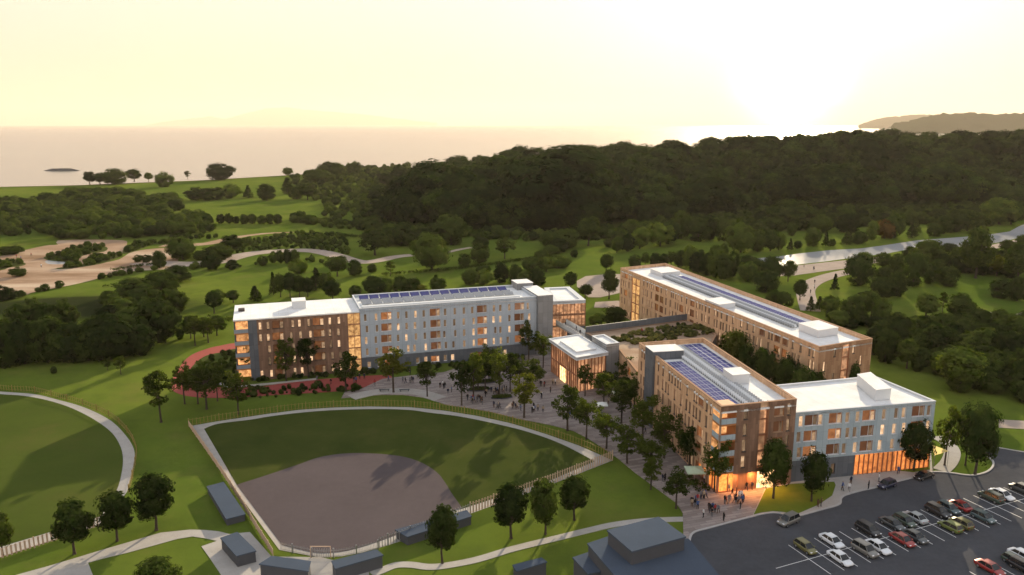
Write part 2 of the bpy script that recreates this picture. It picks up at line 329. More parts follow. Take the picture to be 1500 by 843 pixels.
glow = t.math('ADD', glow, t.math('MULTIPLY', t.math('POWER', d, 7.0), 0.15))
# thin bright veil of high cloud: cream, yellower near the horizon
veil = t.ramp(sx.outputs[2], [(0.0, (6.3,4.6,3.3)), (0.07, (6.2,4.85,3.75)), (0.2, (6.4,5.7,5.0)), (0.36, (6.5,6.15,5.75)), (0.45, (5.4,5.5,5.5)), (0.55, (4.2,4.6,5.1)), (1.0, (3.4,3.9,4.7))])
c = t.mix(0.92, sky.outputs[0], veil)
back_fill = t.math('POWER', t.math('MAXIMUM', t.math('MULTIPLY', dt.outputs['Value'], -1.0), 0.0), 1.2)  # glow added opposite the sun to brighten the facades facing the camera
bc_ = t.n('ShaderNodeVectorMath'); bc_.operation = 'SCALE'; bc_.inputs[0].default_value = (3.4, 2.9, 2.6); t.l(back_fill, bc_.inputs['Scale'])
gc = t.n('ShaderNodeVectorMath'); gc.operation = 'SCALE'; gc.inputs[0].default_value = (1.0, 0.90, 0.68); t.l(glow, gc.inputs['Scale'])
ad = t.n('ShaderNodeVectorMath'); ad.operation = 'ADD'; t.l(c, ad.inputs[0]); t.l(gc.outputs[0], ad.inputs[1])
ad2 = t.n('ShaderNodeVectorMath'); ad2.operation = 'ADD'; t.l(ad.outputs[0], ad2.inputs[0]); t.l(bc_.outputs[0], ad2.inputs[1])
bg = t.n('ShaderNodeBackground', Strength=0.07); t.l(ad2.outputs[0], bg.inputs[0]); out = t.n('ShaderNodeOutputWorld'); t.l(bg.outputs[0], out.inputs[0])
sl = bpy.data.lights.new('sun', 'SUN'); sl.energy = 5.0; sl.angle = R(0.5); sl.color = (1.0, 0.82, 0.56)
so = bpy.data.objects.new('sun', sl); COL.objects.link(so)
sd = Vector((math.sin(SUN_AZ)*math.cos(SUN_EL), math.cos(SUN_AZ)*math.cos(SUN_EL), math.sin(SUN_EL)))
so.rotation_euler = sd.to_track_quat('Z', 'Y').to_euler(); so.location = (100, 300, 120)
sc.view_settings.view_transform = 'Standard'; sc.view_settings.look = 'None'; sc.view_settings.exposure = 1.32; sc.view_settings.gamma = 1
sc.view_settings.use_curve_mapping = False
sc.cycles.use_denoising = True; sc.cycles.max_bounces = 5; sc.cycles.diffuse_bounces = 2; sc.cycles.glossy_bounces = 2; sc.cycles.transmission_bounces = 3
sc.cycles.volume_bounces = 0; sc.cycles.use_adaptive_sampling = True; sc.cycles.adaptive_threshold = 0.02; sc.cycles.sample_clamp_indirect = 4; sc.cycles.caustics_reflective = False; sc.cycles.caustics_refractive = False

# ------------------------------------------------------------------ terrain
SKY_T = [(-400,262),(380,258),(430,254),(470,262),(500,260),(560,257),(600,251),(640,247),(700,246),(740,234),(800,234),(900,227),(960,219),(1050,216),(1140,213),(1200,213),(1260,203),(1330,208),(1400,203),(1500,208),(1700,212),(2400,220)]
D0_T = [(-400,300),(430,300),(520,322),(560,334),(700,342),(800,342),(900,338),(1000,330),(1100,322),(1200,312),(1350,306),(1500,306),(2400,306)]
SH_T = [(-900,290),(-300,283),(0,273),(120,270.5),(300,263.5),(430,256),(560,248),(700,241),(1000,236),(2600,236)]
def row_y(v):   # ground distance along +Y of a row on level 0
    q = (v-CY)/F; return (CP-q*SP)*H/(SP+q*CP)
def pxof(x, y): return CX+F*np.asarray(x)/(np.asarray(y)*CP+H*SP)
sk_x = [a for a, _ in SKY_T]; sk_h = [max(0.0, H-840*(SP+(b-CY)/F*CP)/(CP-(b-CY)/F*SP)-15.5) for _, b in SKY_T]
d0_x = [a for a, _ in D0_T]; d0_y = [row_y(b) for _, b in D0_T]
sh_x = [a for a, _ in SH_T]; sh_y = [row_y(b) for _, b in SH_T]
MX, MY = G(118, 452)
def T(x, y):
    x = np.asarray(x, float); y = np.asarray(y, float); yy = np.maximum(y, 50)
    p = pxof(x, yy); h = np.interp(p, sk_x, sk_h); a = np.interp(p, d0_x, d0_y)
    fade = np.clip((p-470)/150, 0, 1); fade = fade*fade*(3-2*fade)
    s = np.clip((yy-a)/(840-a), 0, 1); s = s*s*(3-2*s)
    e = np.clip((yy-930)/500, 0, 1); e = 1-e*e*(3-2*e)
    m = 3.0*np.exp(-((x-MX)/30)**2-((y-MY)/14)**2)
    return h*fade*s*e + np.where(m > 0.02, m-0.02, 0)
def build_ground():
    ns, nr = 230, 260; V = []; 
    S_ = np.linspace(-1.25, 1.25, ns)
    ysh = np.full(ns, 1000.0)
    for _ in range(30): ysh = 0.5*ysh+0.5*np.interp(pxof(S_*(ysh+400), ysh), sh_x, sh_y)
    tt = np.linspace(0, 1, nr)
    Y = -180+(ysh[None, :]+180)*tt[:, None]**1.25; X = S_[None, :]*(Y+400)
    Z = T(X, Y)
    # slope of the beach at the far edge
    k = 1-tt[:, None]; Z = Z-np.clip((0.008-k)/0.008, 0, 1)*3.0
    V = np.stack([X.ravel(), Y.ravel(), Z.ravel()], 1)
    i = np.arange(nr*ns).reshape(nr, ns); Fq = np.stack([i[:-1,:-1], i[:-1,1:], i[1:,1:], i[1:,:-1]], -1).reshape(-1, 4)
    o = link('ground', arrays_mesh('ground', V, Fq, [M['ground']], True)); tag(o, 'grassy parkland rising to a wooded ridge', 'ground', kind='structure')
    # beach strip
    b = MB()
    for j in range(ns-1):
        def P(j, off, z): 
            y = ysh[j]+off; return (S_[j]*(y+400), y, z)
        b.quad(P(j,-16,0.25), P(j+1,-16,0.25), P(j+1,0,-0.4), P(j,0,-0.4)); b.quad(P(j,0,-0.4), P(j+1,0,-0.4), P(j+1,14,-1.6), P(j,14,-1.6))
    tag(b.build('beach', M['pale_path']), 'pale strip of beach along the sea', 'beach', kind='structure')
build_ground()
b = MB(); b.quad((-70000,300,-1.0),(70000,300,-1.0),(70000,70000,-1.0),(-70000,70000,-1.0))
tag(b.build('sea', M['sea']), 'calm bright sea under a hazy evening sky', 'sea', kind='structure')

def catmull(pts, k=6, closed=False):
    n = len(pts); out = []
    rngi = range(n if closed else n-1)
    for i in rngi:
        g = (lambda j: pts[j % n]) if closed else (lambda j: pts[min(max(j, 0), n-1)])
        p0, p1, p2, p3 = g(i-1), g(i), g(i+1), g(i+2)
        for s in range(k):
            u = s/k; out.append(tuple(0.5*((2*p1[c])+(-p0[c]+p2[c])*u+(2*p0[c]-5*p1[c]+4*p2[c]-p3[c])*u*u+(-p0[c]+3*p1[c]-3*p2[c]+p3[c])*u**3) for c in (0, 1)))
    if not closed: out.append(tuple(pts[-1][:2]))
    return out
def area(p): return 0.5*sum(p[i][0]*p[(i+1) % len(p)][1]-p[(i+1) % len(p)][0]*p[i][1] for i in range(len(p)))
def sheet(name, pts, z, mat, label, cat, smooth=0, px=True, lo=-0.3):
    p = GP(pts) if px else list(pts)
    if smooth: p = catmull(p, smooth, True)
    if area(p) < 0: p = p[::-1]
    b = MB(); b.prism(p, lo, z)
    return tag(b.build(name, mat), label, cat, kind='structure')
def strip(name, line, width, z, mat, label, cat, px=True, k=6, kind='structure', lo=-0.3, z0=None):
    p = GP(line) if px else list(line)
    if k: p = catmull(p, k)
    Lf, Rt = [], []
    for i in range(len(p)):
        a, c = p[max(i-1, 0)], p[min(i+1, len(p)-1)]; dx, dy = c[0]-a[0], c[1]-a[1]; L = math.hypot(dx, dy) or 1
        wd = width if isinstance(width, (int, float)) else width[0]+(width[1]-width[0])*i/(len(p)-1)
        Lf.append((p[i][0]-dy/L*wd/2, p[i][1]+dx/L*wd/2)); Rt.append((p[i][0]+dy/L*wd/2, p[i][1]-dx/L*wd/2))
    b = MB()
    for i in range(len(p)-1):
        a1, a2, b2, b1 = Lf[i], Lf[i+1], Rt[i+1], Rt[i]
        b.quad((*b1,z),(*b2,z),(*a2,z),(*a1,z)); b.quad((*a1,z),(*a2,z),(*a2,lo),(*a1,lo)); b.quad((*b2,z),(*b1,z),(*b1,lo),(*b2,lo))
    for i, s in ((0, 1), (-1, -1)): b.quad((*Lf[i],z),(*Lf[i],lo),(*Rt[i],lo),(*Rt[i],z))
    return tag(b.build(name, mat), label, cat, kind=kind)

# --- parking, kerb
KERB = [(1010,800),(1011,788),(1018,780),(1040,774),(1060,768.5),(1080,763),(1100,758),(1116,754),(1132,752),(1145,753.5),(1156,756),(1167,757),(1180,754),(1207,746.5),(1224,742),(1231,738),(1232,731),(1239,726),(1260,720),(1287,714),(1313,706.5),(1337,700.7),(1360,693),(1377,692),(1396,694),(1415,696.7),(1428,696.7),(1444,692.7),(1453,686),(1455,678),(1449,671),(1441,666.5),(1432,662)]
sheet('car_park', [(1432,662),(1440,652),(1460,656),(1500,663),(1560,672),(1900,735),(2300,1100),(1500,1700),(900,1700),(1000,860),(1006,815)]+KERB, 0.045, M['asphalt'], 'dark asphalt car park and access road', 'car park')
strip('kerb', KERB, 0.35, 0.19, M['kerb'], 'pale stone kerb winding along the car park edge', 'kerb', k=3)
strip('kerb', [(1440,652),(1460,656),(1500,663),(1560,672),(1700,700)], 0.3, 0.16, M['kerb'], 'pale kerb on the far side of the access road', 'kerb', k=3)
# --- plaza and pavement
sheet('plaza', [(1001,797),(1001,775),(1000,752),(990,737),(960,715),(930,693),(905,672),(880,655),(860,642),(840,632),(810,624),(780,618),(750,612),(720,604),(690,599),(655,594),(640,589),(620,583),(590,579),(560,579),(530,581),(500,584),(505,575),(530,570),(560,556),(600,551),(650,546),(800,500),(940,500),(1050,600),(1150,690),(1124,708),(1102,757.5),(1080,763),(1060,768.5),(1040,774),(1018,780),(1011,788),(1008,799)], 0.12, M['pavers'], 'taupe paved plaza and promenade between the buildings', 'plaza')
sheet('pavement', [(1124,708),(1150,690),(1290,660),(1362,640),(1366,690),(1360,693),(1337,700.7),(1313,706.5),(1287,714),(1260,720),(1239,726),(1232,731),(1231,738),(1224,742),(1207,746.5),(1180,754),(1167,757),(1156,756),(1145,753.5),(1132,752),(1116,754),(1102,757.5)], 0.125, M['concrete'], 'grey pavement in front of the blue-grey wing', 'pavement')
sheet('lawn', [(1104,755),(1122,717),(1160,710),(1222,707),(1224,712),(1219,727),(1198,741),(1170,753),(1160,754),(1146,751),(1132,750),(1116,752)], 0.17, M['lawn'], 'shaded lawn with two trees by the car park kerb', 'lawn')
sheet('lawn', [(1128,705),(1165,692),(1225,684),(1253,688),(1232,697),(1195,702),(1160,706)], 0.17, M['lawn'], 'narrow lawn strip below the slate base of the blue-grey wing', 'lawn')
sheet('lawn', [(1297,684),(1362,676),(1362,689),(1338,693),(1310,690)], 0.17, M['lawn'], 'narrow lawn strip below the lit shopfront', 'lawn')
strip('path', [(1372,640),(1388,650),(1395,663),(1390,678),(1378,690)], 3.0, 0.10, M['concrete'], 'pale curved path around the end of the blue-grey wing', 'path')
sheet('path', [(1463,615),(1500,617),(1600,624),(1600,637),(1500,629),(1463,627)], 0.06, M['pale_path'], 'pale path crossing the lawn at the right edge', 'path')
strip('path', [(515,583),(545,576),(580,573.5),(615,576),(645,585)], 4.0, 0.14, M['concrete'], 'pale blue-grey path with benches along the curved fence', 'path')
# --- ball field
arc = [(277,625),(320,617.5),(357,612),(395,606.5),(438,601),(490,597.5),(540,596),(600,597),(650,602),(700,610),(750,621),(800,636.5),(850,654),(897,675)]
south = [(897,675),(805,711),(689,753),(594,791),(560,801.6),(530,810),(500,815.5),(468,817),(440,812),(409,806)]
sheet('warning_track', arc+south[1:], 0.05, M['concrete'], 'pale track running around the ball field', 'track')
TUR = catmull(GP([(299,629),(320,621.5),(367,615.5),(394,611),(438,605.5),(490,601.5),(552,600),(599,601.3),(627,605),(674,611),(728,622),(775,634),(822,651),(871,676.5)]), 6)+GP([(805,705),(683,744),(672,747),(600,700),(500,690),(420,700),(347,711)])
sheet('turf', TUR, 0.09, M['turf'], 'dark outfield turf of the ball field', 'turf', px=False)
INF = catmull(GP([(347,711),(394,696),(438,681),(465,671.5),(491.6,666.5),(515,664.8),(538.6,665),(569,667),(599,672),(624,682),(642,695),(652,708),(662,724),(677,745)]), 8)+catmull(GP([(672,747),(630,763),(594,779),(560,792),(530,802),(500,809),(468,811),(440,806),(413,799)]), 5)
sheet('infield', INF, 0.105, M['infield'], 'grey-mauve clay infield with a smoothly rounded outer edge', 'infield', px=False)
sheet('warning_track', catmull(GP([(-60,568),(0,574),(50,578),(84,586),(124,597.6),(161,616),(183,637),(195.6,657),(197,677),(192,701),(186,721)]), 6)+GP([(151,768),(87,789),(0,817),(-300,900),(-300,560)]), 0.05, M['concrete'], 'pale track curving around the left playing field', 'track', px=False)
sheet('turf', catmull(GP([(-60,572),(0,578),(33.5,580.5),(67,586.5),(101,597),(134,613),(161,632),(174.5,650.6),(180,670),(178,694),(170,721),(148,757)]), 6)+GP([(77,779),(0,802),(-300,880),(-300,566)]), 0.09, M['turf_left'], 'mown turf of the left playing field', 'turf', px=False)
# --- red path with planted island
sheet('red_path', [(352,505),(320,507.5),(299,513),(280,521),(268,532),(254.7,552),(250,565),(255,574),(272,580),(299,583),(340,583),(390,580),(440,577),(490,574),(540,567),(570,562),(572,551),(540,551),(465,556.5),(420,561.5),(365,566),(352,540)], 0.085, M['red_path'], 'brick-red path looping around the brown block', 'path', smooth=4)
sheet('planting_bed', [(352,514),(325,517),(302,522),(285,534),(276,549),(282,560),(300,566),(330,568),(352,565)], 0.14, M['rough_grass'], 'planted island inside the loop of the red path', 'planting bed', smooth=4)
strip('path', [(330,530),(316,541),(314,553),(324,564),(345,567),(400,562.5),(465,556)], 1.3, 0.17, M['concrete'], 'thin pale path along the foot of the brown block', 'path')
# --- lower paths
sheet('path', [(-60,880),(23.5,843),(67,831),(111,818),(150,806),(188,795),(235,781),(278.5,776.5),(300,777),(320,779),(336,783),(366,780),(398,816),(470,817),(540,833),(545,930),(320,930),(324,843),(310,822),(295,801),(318,793),(300,789),(282,786.5),(260,790),(235,797),(188,810),(150,819),(129,825),(136,843),(150,930)], 0.06, M['concrete'], 'pale concrete path and forecourt behind the dugouts', 'path')
strip('path', [(545,842),(560,836),(580,828.5),(603,828),(627,831),(654,829),(700,820),(750,805),(815,789),(860,778),(900,769),(950,763),(1003,761)], 1.6, 0.07, M['concrete'], 'narrow pale path crossing the lawn below the ball field', 'path')
# --- landscape beyond
sheet('sandy_path', ZM(0,330,5.77,[(-300,250),(0,265),(200,215),(330,185),(420,170),(490,165),(490,130),(800,124),(1040,130),(1075,150),(1060,190),(1045,230),(1000,250),(930,262),(880,250),(800,262),(700,330),(480,365),(500,372),(760,345),(900,315),(1010,290),(1090,240),(1180,215),(1300,200),(1450,190),(1500,195),(1500,360),(1400,375),(1180,385),(1060,400),(900,425),(800,462),(640,500),(540,520),(260,575),(220,590),(0,560),(-300,540)]), 0.06, M['sand'], 'broad sandy walks winding through the left parkland', 'sand', smooth=2)
sheet('pond', ZM(0,330,5.77,[(385,305),(430,298),(560,308),(640,322),(560,332),(430,332),(390,322)]), 0.09, M['river'], 'small bluish pool beside a planted island', 'pond', smooth=3)
for i, P_ in enumerate([[(370,275),(430,250),(480,255),(600,200),(700,180),(850,175),(910,195),(880,225),(760,245),(640,275),(560,270),(680,305),(640,318),(450,305),(390,292)],[(0,310),(120,305),(215,325),(190,345),(80,360),(0,385),(-300,420),(-300,320)],[(480,365),(700,330),(800,262),(880,250),(1000,262),(1040,255),(900,315),(760,345),(560,372)],[(1090,165),(1300,140),(1500,135),(1500,150),(1300,165),(1060,245),(1045,200)]]):
    sheet('planted_island', ZM(0,330,5.77,P_), 0.10, M['rough_grass'], ['oval planted island in the sandy walks','planted island at the left edge of the sandy walks','curved planted bank beside the sandy walks','long planted bank above the sandy walks'][i], 'planting bed', smooth=3)
strip('path', ZM(250,290,5.77,[(-60,400),(100,400),(230,395),(330,385),(460,355),(620,325),(800,303),(950,295),(1040,292)]), (13,2.5), 0.08, M['sand'], 'sandy path behind the round bushes in the left parkland', 'path')
strip('path', ZM(250,290,5.77,[(-260,545),(0,560),(200,560),(400,540),(550,500),(700,470),(900,452),(1100,445),(1250,455),(1400,490),(1530,530),(1640,545),(1760,530),(1900,500),(2040,485)]), (14,7), 0.09, M['pale_path'], 'long pale winding path through the left parkland', 'path')
strip('path', ZM(500,310,5.77,[(880,350),(1000,322),(1100,305)]), 3.5, 0.09, M['pale_path'], 'short length of pale path by the big round tree', 'path')
sheet('pale_court', [(845,412),(858,405),(890,402),(915,402),(915,428),(880,436),(862,436),(845,420)], 0.07, M['pale_path'], 'pale paved ground behind the glazed pavilion', 'pavement')
sheet('path', [(872,443),(905,441),(940,446),(940,452),(870,451)], 0.07, M['pale_path'], 'pale path between the lawns by the tan block', 'path')
sheet('river', ZM(1000,300,5.77,[(620,455),(800,440),(1000,412),(1250,385),(1500,372)])+ZM(1240,290,5.77,[(300,405),(600,360),(900,338),(1160,318),(1380,285),(1460,240),(1500,225),(1800,200),(1800,330),(1430,345),(1330,370),(1150,400),(880,420),(500,440),(350,470),(0,515)])+ZM(1000,300,5.77,[(1200,482),(930,512),(760,530),(640,520),(560,480)]), 0.05, M['river'], 'still river reflecting the pale sky', 'river')
sheet('path', ZM(1000,300,5.77,[(930,520),(1200,490),(1500,458),(1700,440),(1700,480),(1500,520),(1340,545),(1150,570),(940,600),(700,610)]), 0.07, M['pale_path'], 'wide pale riverside path', 'path')
strip('path', ZM(1000,300,5.77,[(1420,565),(1300,590),(1180,625),(1090,665),(1040,720),(1050,800),(1080,900)]), (8,7), 0.09, M['pale_path'], 'pale path branching off the riverside path', 'path')
strip('path', ZM(1240,290,5.77,[(1200,425),(1320,398),(1430,375),(1520,350),(1700,320)]), 7, 0.09, M['pale_path'], 'pale riverside path at the right edge', 'path')
sheet('path', ZM(1200,400,5,[(1120,285),(1200,282),(1300,290),(1410,310),(1500,288),(1800,250),(1800,370),(1500,352),(1420,388),(1260,402),(1120,340),(860,335),(900,315),(1000,300)]), 0.08, M['pale_path'], 'pale path among dark trees at the right', 'path')
# --- far land
def far_hill(name, pxs, tops, base_row, depth, mat, label, seed, thick=900):
    r = np.random.default_rng(seed); V = []; n = len(pxs); K = 14
    dists = np.linspace(0, thick, K)
    for k, dd in enumerate(dists):
        prof = math.sin(math.pi*min(1, (k/(K-1))*0.5+0.0))if k < K-1 else 1
        for i in range(n):
            D = depth+dd; x = (pxs[i]-CX)/F*(D*CP); zt = H-D*(SP+(tops[i]-CY)/F*CP)/(CP-(tops[i]-CY)/F*SP)
            q = (k/(K-1))**0.6; z = -3+(zt+3)*q; z += (r.random()-0.5)*0.09*max(zt, 0)*(0.3+q)
            V.append((x+(r.random()-0.5)*40, D, z))
    for i in range(n):
        x, y, z = V[(K-1)*n+i]; V.append((x*(y+thick)/y, y+thick, -5))
    i = np.arange((K+1)*n).reshape(K+1, n); Fq = np.stack([i[:-1,:-1], i[:-1,1:], i[1:,1:], i[1:,:-1]], -1).reshape(-1, 4)
    return tag(link(name, arrays_mesh(name, np.array(V), Fq, [mat], True)), label, 'hill', kind='structure')
hx = np.linspace(1305, 2300, 170); ht = np.interp(hx, [1305,1312,1322,1330,1345,1360,1380,1410,1440,1480,1520,1700,2300], [186,180,178,178.5,173,169,167,165.5,166,167,164,160,158])
far_hill('headland', hx, ht+np.random.default_rng(3).normal(0, 0.5, len(hx)), 200, 6200, M['headland'], 'dark wooded headland reaching into the bay at right', 5, 500)
hx = np.linspace(1258, 1500, 60); far_hill('headland', hx, np.interp(hx, [1258,1275,1300,1340,1400,1500], [183,177,172,168.5,168,168]), 190, 14000, M['headland'], 'fainter farther headland beyond the wooded one', 6, 1200)
hx = np.linspace(215, 640, 90); far_hill('hills', hx, np.interp(hx, [215,260,310,330,350,390,425,450,520,640], [183,176,171,175,169,160,157,162,167,181])+np.random.default_rng(4).normal(0,.3,90), 183, 64000, M['headland'], 'very faint hills across the sea', 7, 2500)
b = MB(); pts = []; ix, iy = G(90, 249.5)
K = 18
for i in range(K):
    a = 2*math.pi*i/K; pts.append((ix+math.cos(a)*30*(0.8+0.3*random.random()), iy+math.sin(a)*13))
for i in range(K):
    j = (i+1) % K; c1 = (ix+(pts[i][0]-ix)*.5, iy+(pts[i][1]-iy)*.5, 1.6+random.random()); c2 = (ix+(pts[j][0]-ix)*.5, iy+(pts[j][1]-iy)*.5, 1.6+random.random())
    b.quad((*pts[i],-1.2),(*pts[j],-1.2),c2,c1); b.f.append((len(b.v)-1, len(b.v)-2, len(b.v))); b.v.append((ix,iy,2.6)); b.m.append(0); b.uv += [(0,0)]*3
tag(b.build('rock_islet', M['rock']), 'low dark rocky islet lying off the left shore', 'islet', kind='structure')
# --- haze
b = MB(); b.box(-71000, 71000, -900, 71000, -7, 1600)
m = bpy.data.materials.new('haze_air'); m.use_nodes = True; m.node_tree.nodes.clear(); tt_ = NT(m.node_tree)
o_ = tt_.n('ShaderNodeOutputMaterial'); v_ = tt_.n('ShaderNodeVolumePrincipled', Density=0.00003, Anisotropy=0.2); v_.inputs['Color'].default_value = (0.88, 0.755, 0.635, 1); tt_.l(v_.outputs[0], o_.inputs['Volume'])
hz = tag(b.build('haze', m), 'thin warm evening haze over sea and land', 'haze', kind='stuff')
m.cycles.homogeneous_volume = True
# ------------------------------------------------------------------ buildings
PANES = {}
def window_meshes(w_, h_, kind):
    """shared meshes of a window of this size: frame with sill and mullion (origin bottom centre, facing -Y), pane behind it"""
    key = (round(w_, 1), round(h_, 1), kind)
    if key in PANES: return PANES[key]
    f = MB(); a = w_/2; t_ = 0.07; fm = M['white_trim'] if kind in ('grey', 'big_grey') else M['dark_trim'] if kind != 'big_tan' else M['tan_trim']
    f.box(-a, a, -0.02, 0.06, 0, t_); f.box(-a, a, -0.02, 0.06, h_-t_, h_); f.box(-a, -a+t_, -0.02, 0.06, t_, h_-t_); f.box(a-t_, a, -0.02, 0.06, t_, h_-t_)
    if w_ > 1.6: f.box(-a+w_*0.64, -a+w_*0.64+t_, -0.02, 0.06, t_, h_-t_)
    f.box(-a-0.03, a+0.03, -0.34, -0.025, -0.05, 0.04)
    p = MB(); p.quad((-a+t_,0.03,t_),(a-t_,0.03,t_),(a-t_,0.03,h_-t_),(-a+t_,0.03,h_-t_), uv=[(0,0),(w_,0),(w_,h_),(0,h_)])
    if w_ > 1.6:   # lit curtain strip at one side of the wide windows
        x0, x1 = -a+w_*0.70, a-t_
        p.quad((x0,0.015,t_),(x1,0.015,t_),(x1,0.015,h_*0.8),(x0,0.015,h_*0.8), m=1, uv=[(0,0),(1,0),(1,1),(0,1)])
    wide = w_ > 1.6
    r = (f.mesh('window_frame', [fm]), p.mesh('window_pane', [M['glass_wide'] if wide else M['glass_room'], M['glass_room']]))
    PANES[key] = r; return r

class Building:
    def __init__(s, name, label, cat, org):
        s.o = org; s.root = tag(empty(name, (org[0], org[1], 0)), label, cat); s.wall = MB(); s.mats = []; s.wins = []
    def mi(s, m):
        if m not in s.mats: s.mats.append(m)
        return s.mats.index(m)
    def L(s, p, z=None): return (p[0]-s.o[0], p[1]-s.o[1]) if z is None else (p[0]-s.o[0], p[1]-s.o[1], z)
    def facade(s, p0, p1, strips, mat, wins=(), u0=0.0):
        """wall from p0 to p1 (outside is on the right-hand side of the walk), strips = [z0, z1, ...];
        wins = [(floor index, u centre, width, z bottom above strip, height, kind)]"""
        L_ = math.hypot(p1[0]-p0[0], p1[1]-p0[1]); ux, uy = (p1[0]-p0[0])/L_, (p1[1]-p0[1])/L_; nx, ny = uy, -ux
        def P(u, z, d=0.0): return s.L((p0[0]+ux*u-nx*d, p0[1]+uy*u-ny*d), z)
        def q(ua, ub, za, zb, m_):
            if ub-ua > 1e-4 and zb-za > 1e-4: s.wall.quad(P(ua,za), P(ub,za), P(ub,zb), P(ua,zb), m_, [(ua+u0,za),(ub+u0,za),(ub+u0,zb),(ua+u0,zb)])
        DP = 0.32; rz = math.atan2(uy, ux)
        for k in range(len(strips)-1):
            z0, z1 = strips[k], strips[k+1]; mt = s.mi(mat[k] if isinstance(mat, (list, tuple)) else mat)
            ws = sorted([w_ for w_ in wins if w_[0] == k], key=lambda w_: w_[1]); cur = 0.0
            for (_, uc, ww, zb, hh, kind) in ws:
                a, c_ = uc-ww/2, uc+ww/2
                if a < cur+0.1 or c_ > L_-0.1: continue
                zb_, zt_ = z0+zb, min(z0+zb+hh, z1-0.15)
                q(cur, a, z0, z1, mt); q(a, c_, z0, zb_, mt); q(a, c_, zt_, z1, mt); cur = c_
                lin = s.mi(M['timber'] if ww > 1.6 else M['tan_trim'] if 'tan' in kind else M['dark_trim'] if kind == 'brown' else M['white_trim'])
                for (A, B_) in (((a,zb_),(c_,zb_)), ((c_,zb_),(c_,zt_)), ((c_,zt_),(a,zt_)), ((a,zt_),(a,zb_))):
                    s.wall.quad(P(*A), P(*B_), P(*B_, DP), P(*A, DP), lin)
                s.wins.append((P(uc, zb_, DP-0.09), rz, ww, zt_-zb_, kind))
            q(cur, L_, z0, z1, mt)
        return L_
    def finish(s, cam_dist=None):
        s.wallo = s.wall.build('wall', s.mats, s.root)
        ws = s.wins
        wp = lambda w_: (w_[0][0]+s.o[0])**2+(w_[0][1]+s.o[1])**2
        ws.sort(key=wp); one = ws[:100]; rest = ws[100:]
        for (p, rz, ww, hh, kind) in one:
            fm, pm = window_meshes(ww, hh, kind); f = link('window', fm, s.root, p); f.rotation_euler = (0, 0, rz); link('pane', pm, f)
        if rest:
            V, mts, fcs, mi_, uv = [], [], [], [], []
            b = MB()
            mats = [M['dark_trim'], M['glass_room'], M['glass_wide']]
            for (p, rz, ww, hh, kind) in rest:
                X = (math.cos(rz), math.sin(rz), 0); Y = (-math.sin(rz), math.cos(rz), 0); a = ww/2
                for (x0, x1, z0, z1) in ((-a,a,0,.07),(-a,a,hh-.07,hh),(-a,-a+.07,.07,hh-.07),(a-.07,a,.07,hh-.07)): b.box(x0,x1,-.02,.06,z0,z1,0,X,Y,p)
                g = lambda x, z: (p[0]+X[0]*x+Y[0]*.03, p[1]+X[1]*x+Y[1]*.03, p[2]+z)
                k = random.random()*9000//1; b.quad(g(-a+.07,.07), g(a-.07,.07), g(a-.07,hh-.07), g(-a+.07,hh-.07), 2 if ww > 1.6 else 1, [(k*50,0),(k*50+ww,0),(k*50+ww,hh),(k*50,hh)])
            tag(b.build('window', mats, s.root), kind='stuff', label='remaining small lit windows of the long far part of the front')
    def roof(s, pts, z, mat, parapet=0.0, pm=None, th=0.35, cap=None):
        """roof deck at z with a parapet of that height round it (inner faces, cap)"""
        p = [s.L(q) for q in pts]
        if area(p) < 0: p = p[::-1]
        b = MB(); b.prism(p, z-0.3, z); ro = b.build('roof', mat, s.root)
        if parapet:
            n = len(p); c = (sum(q[0] for q in p)/n, sum(q[1] for q in p)/n); inn = inset(p, th); w_ = MB(); cp = MB(); H1 = z+parapet
            for i in range(n):
                j = (i+1) % n; L_ = math.dist(inn[i], inn[j])
                w_.quad((*inn[j],z),(*inn[i],z),(*inn[i],H1-.05),(*inn[j],H1-.05), 0, [(0,z),(L_,z),(L_,H1),(0,H1)])
                o1, o2 = p[i], p[j]; e1, e2 = off(p, i, 0.05), off(p, j, 0.05); d1, d2 = off(inn, i, -0.04), off(inn, j, -0.04)
                cp.quad((*e1,H1+.03),(*e2,H1+.03),(*d2,H1+.03),(*d1,H1+.03)); cp.quad((*e1,H1-.07),(*e2,H1-.07),(*e2,H1+.03),(*e1,H1+.03)); cp.quad((*d2,H1-.07),(*d1,H1-.07),(*d1,H1+.03),(*d2,H1+.03))
            w_.build('parapet', pm, s.root); cp.build('coping', cap or pm, s.root)
        return ro
    def rbox(s, name, pts, z0, z1, mat, parent=None, top=None):
        p = [s.L(q) for q in pts]
        if area(p) < 0: p = p[::-1]
        b = MB(); b.prism(p, z0, z1-0.12, 0, 0); e = [off(p, i, 0.08) for i in range(len(p))]; b.prism(e, z1-0.12, z1, 1, 1, bottom=True)
        return b.build(name, [mat, top or mat], parent or s.root)
def off(p, i, d):
    n = len(p); a, b_, c = p[i-1], p[i], p[(i+1) % n]
    def nr(u, v):
        L = math.hypot(v[0]-u[0], v[1]-u[1]) or 1; return ((v[1]-u[1])/L, -(v[0]-u[0])/L)
    n1, n2 = nr(a, b_), nr(b_, c); k = 1+n1[0]*n2[0]+n1[1]*n2[1]; k = max(k, 0.3)
    return (b_[0]+(n1[0]+n2[0])*d/k, b_[1]+(n1[1]+n2[1])*d/k)
def inset(p, d): return [off(p, i, -d) for i in range(len(p))]
def lerp(a, b_, t_): return (a[0]+(b_[0]-a[0])*t_, a[1]+(b_[1]-a[1])*t_)
def quadpt(FL, FR, BR, BL, u, v): return lerp(lerp(FL, FR, u), lerp(BL, BR, u), v)
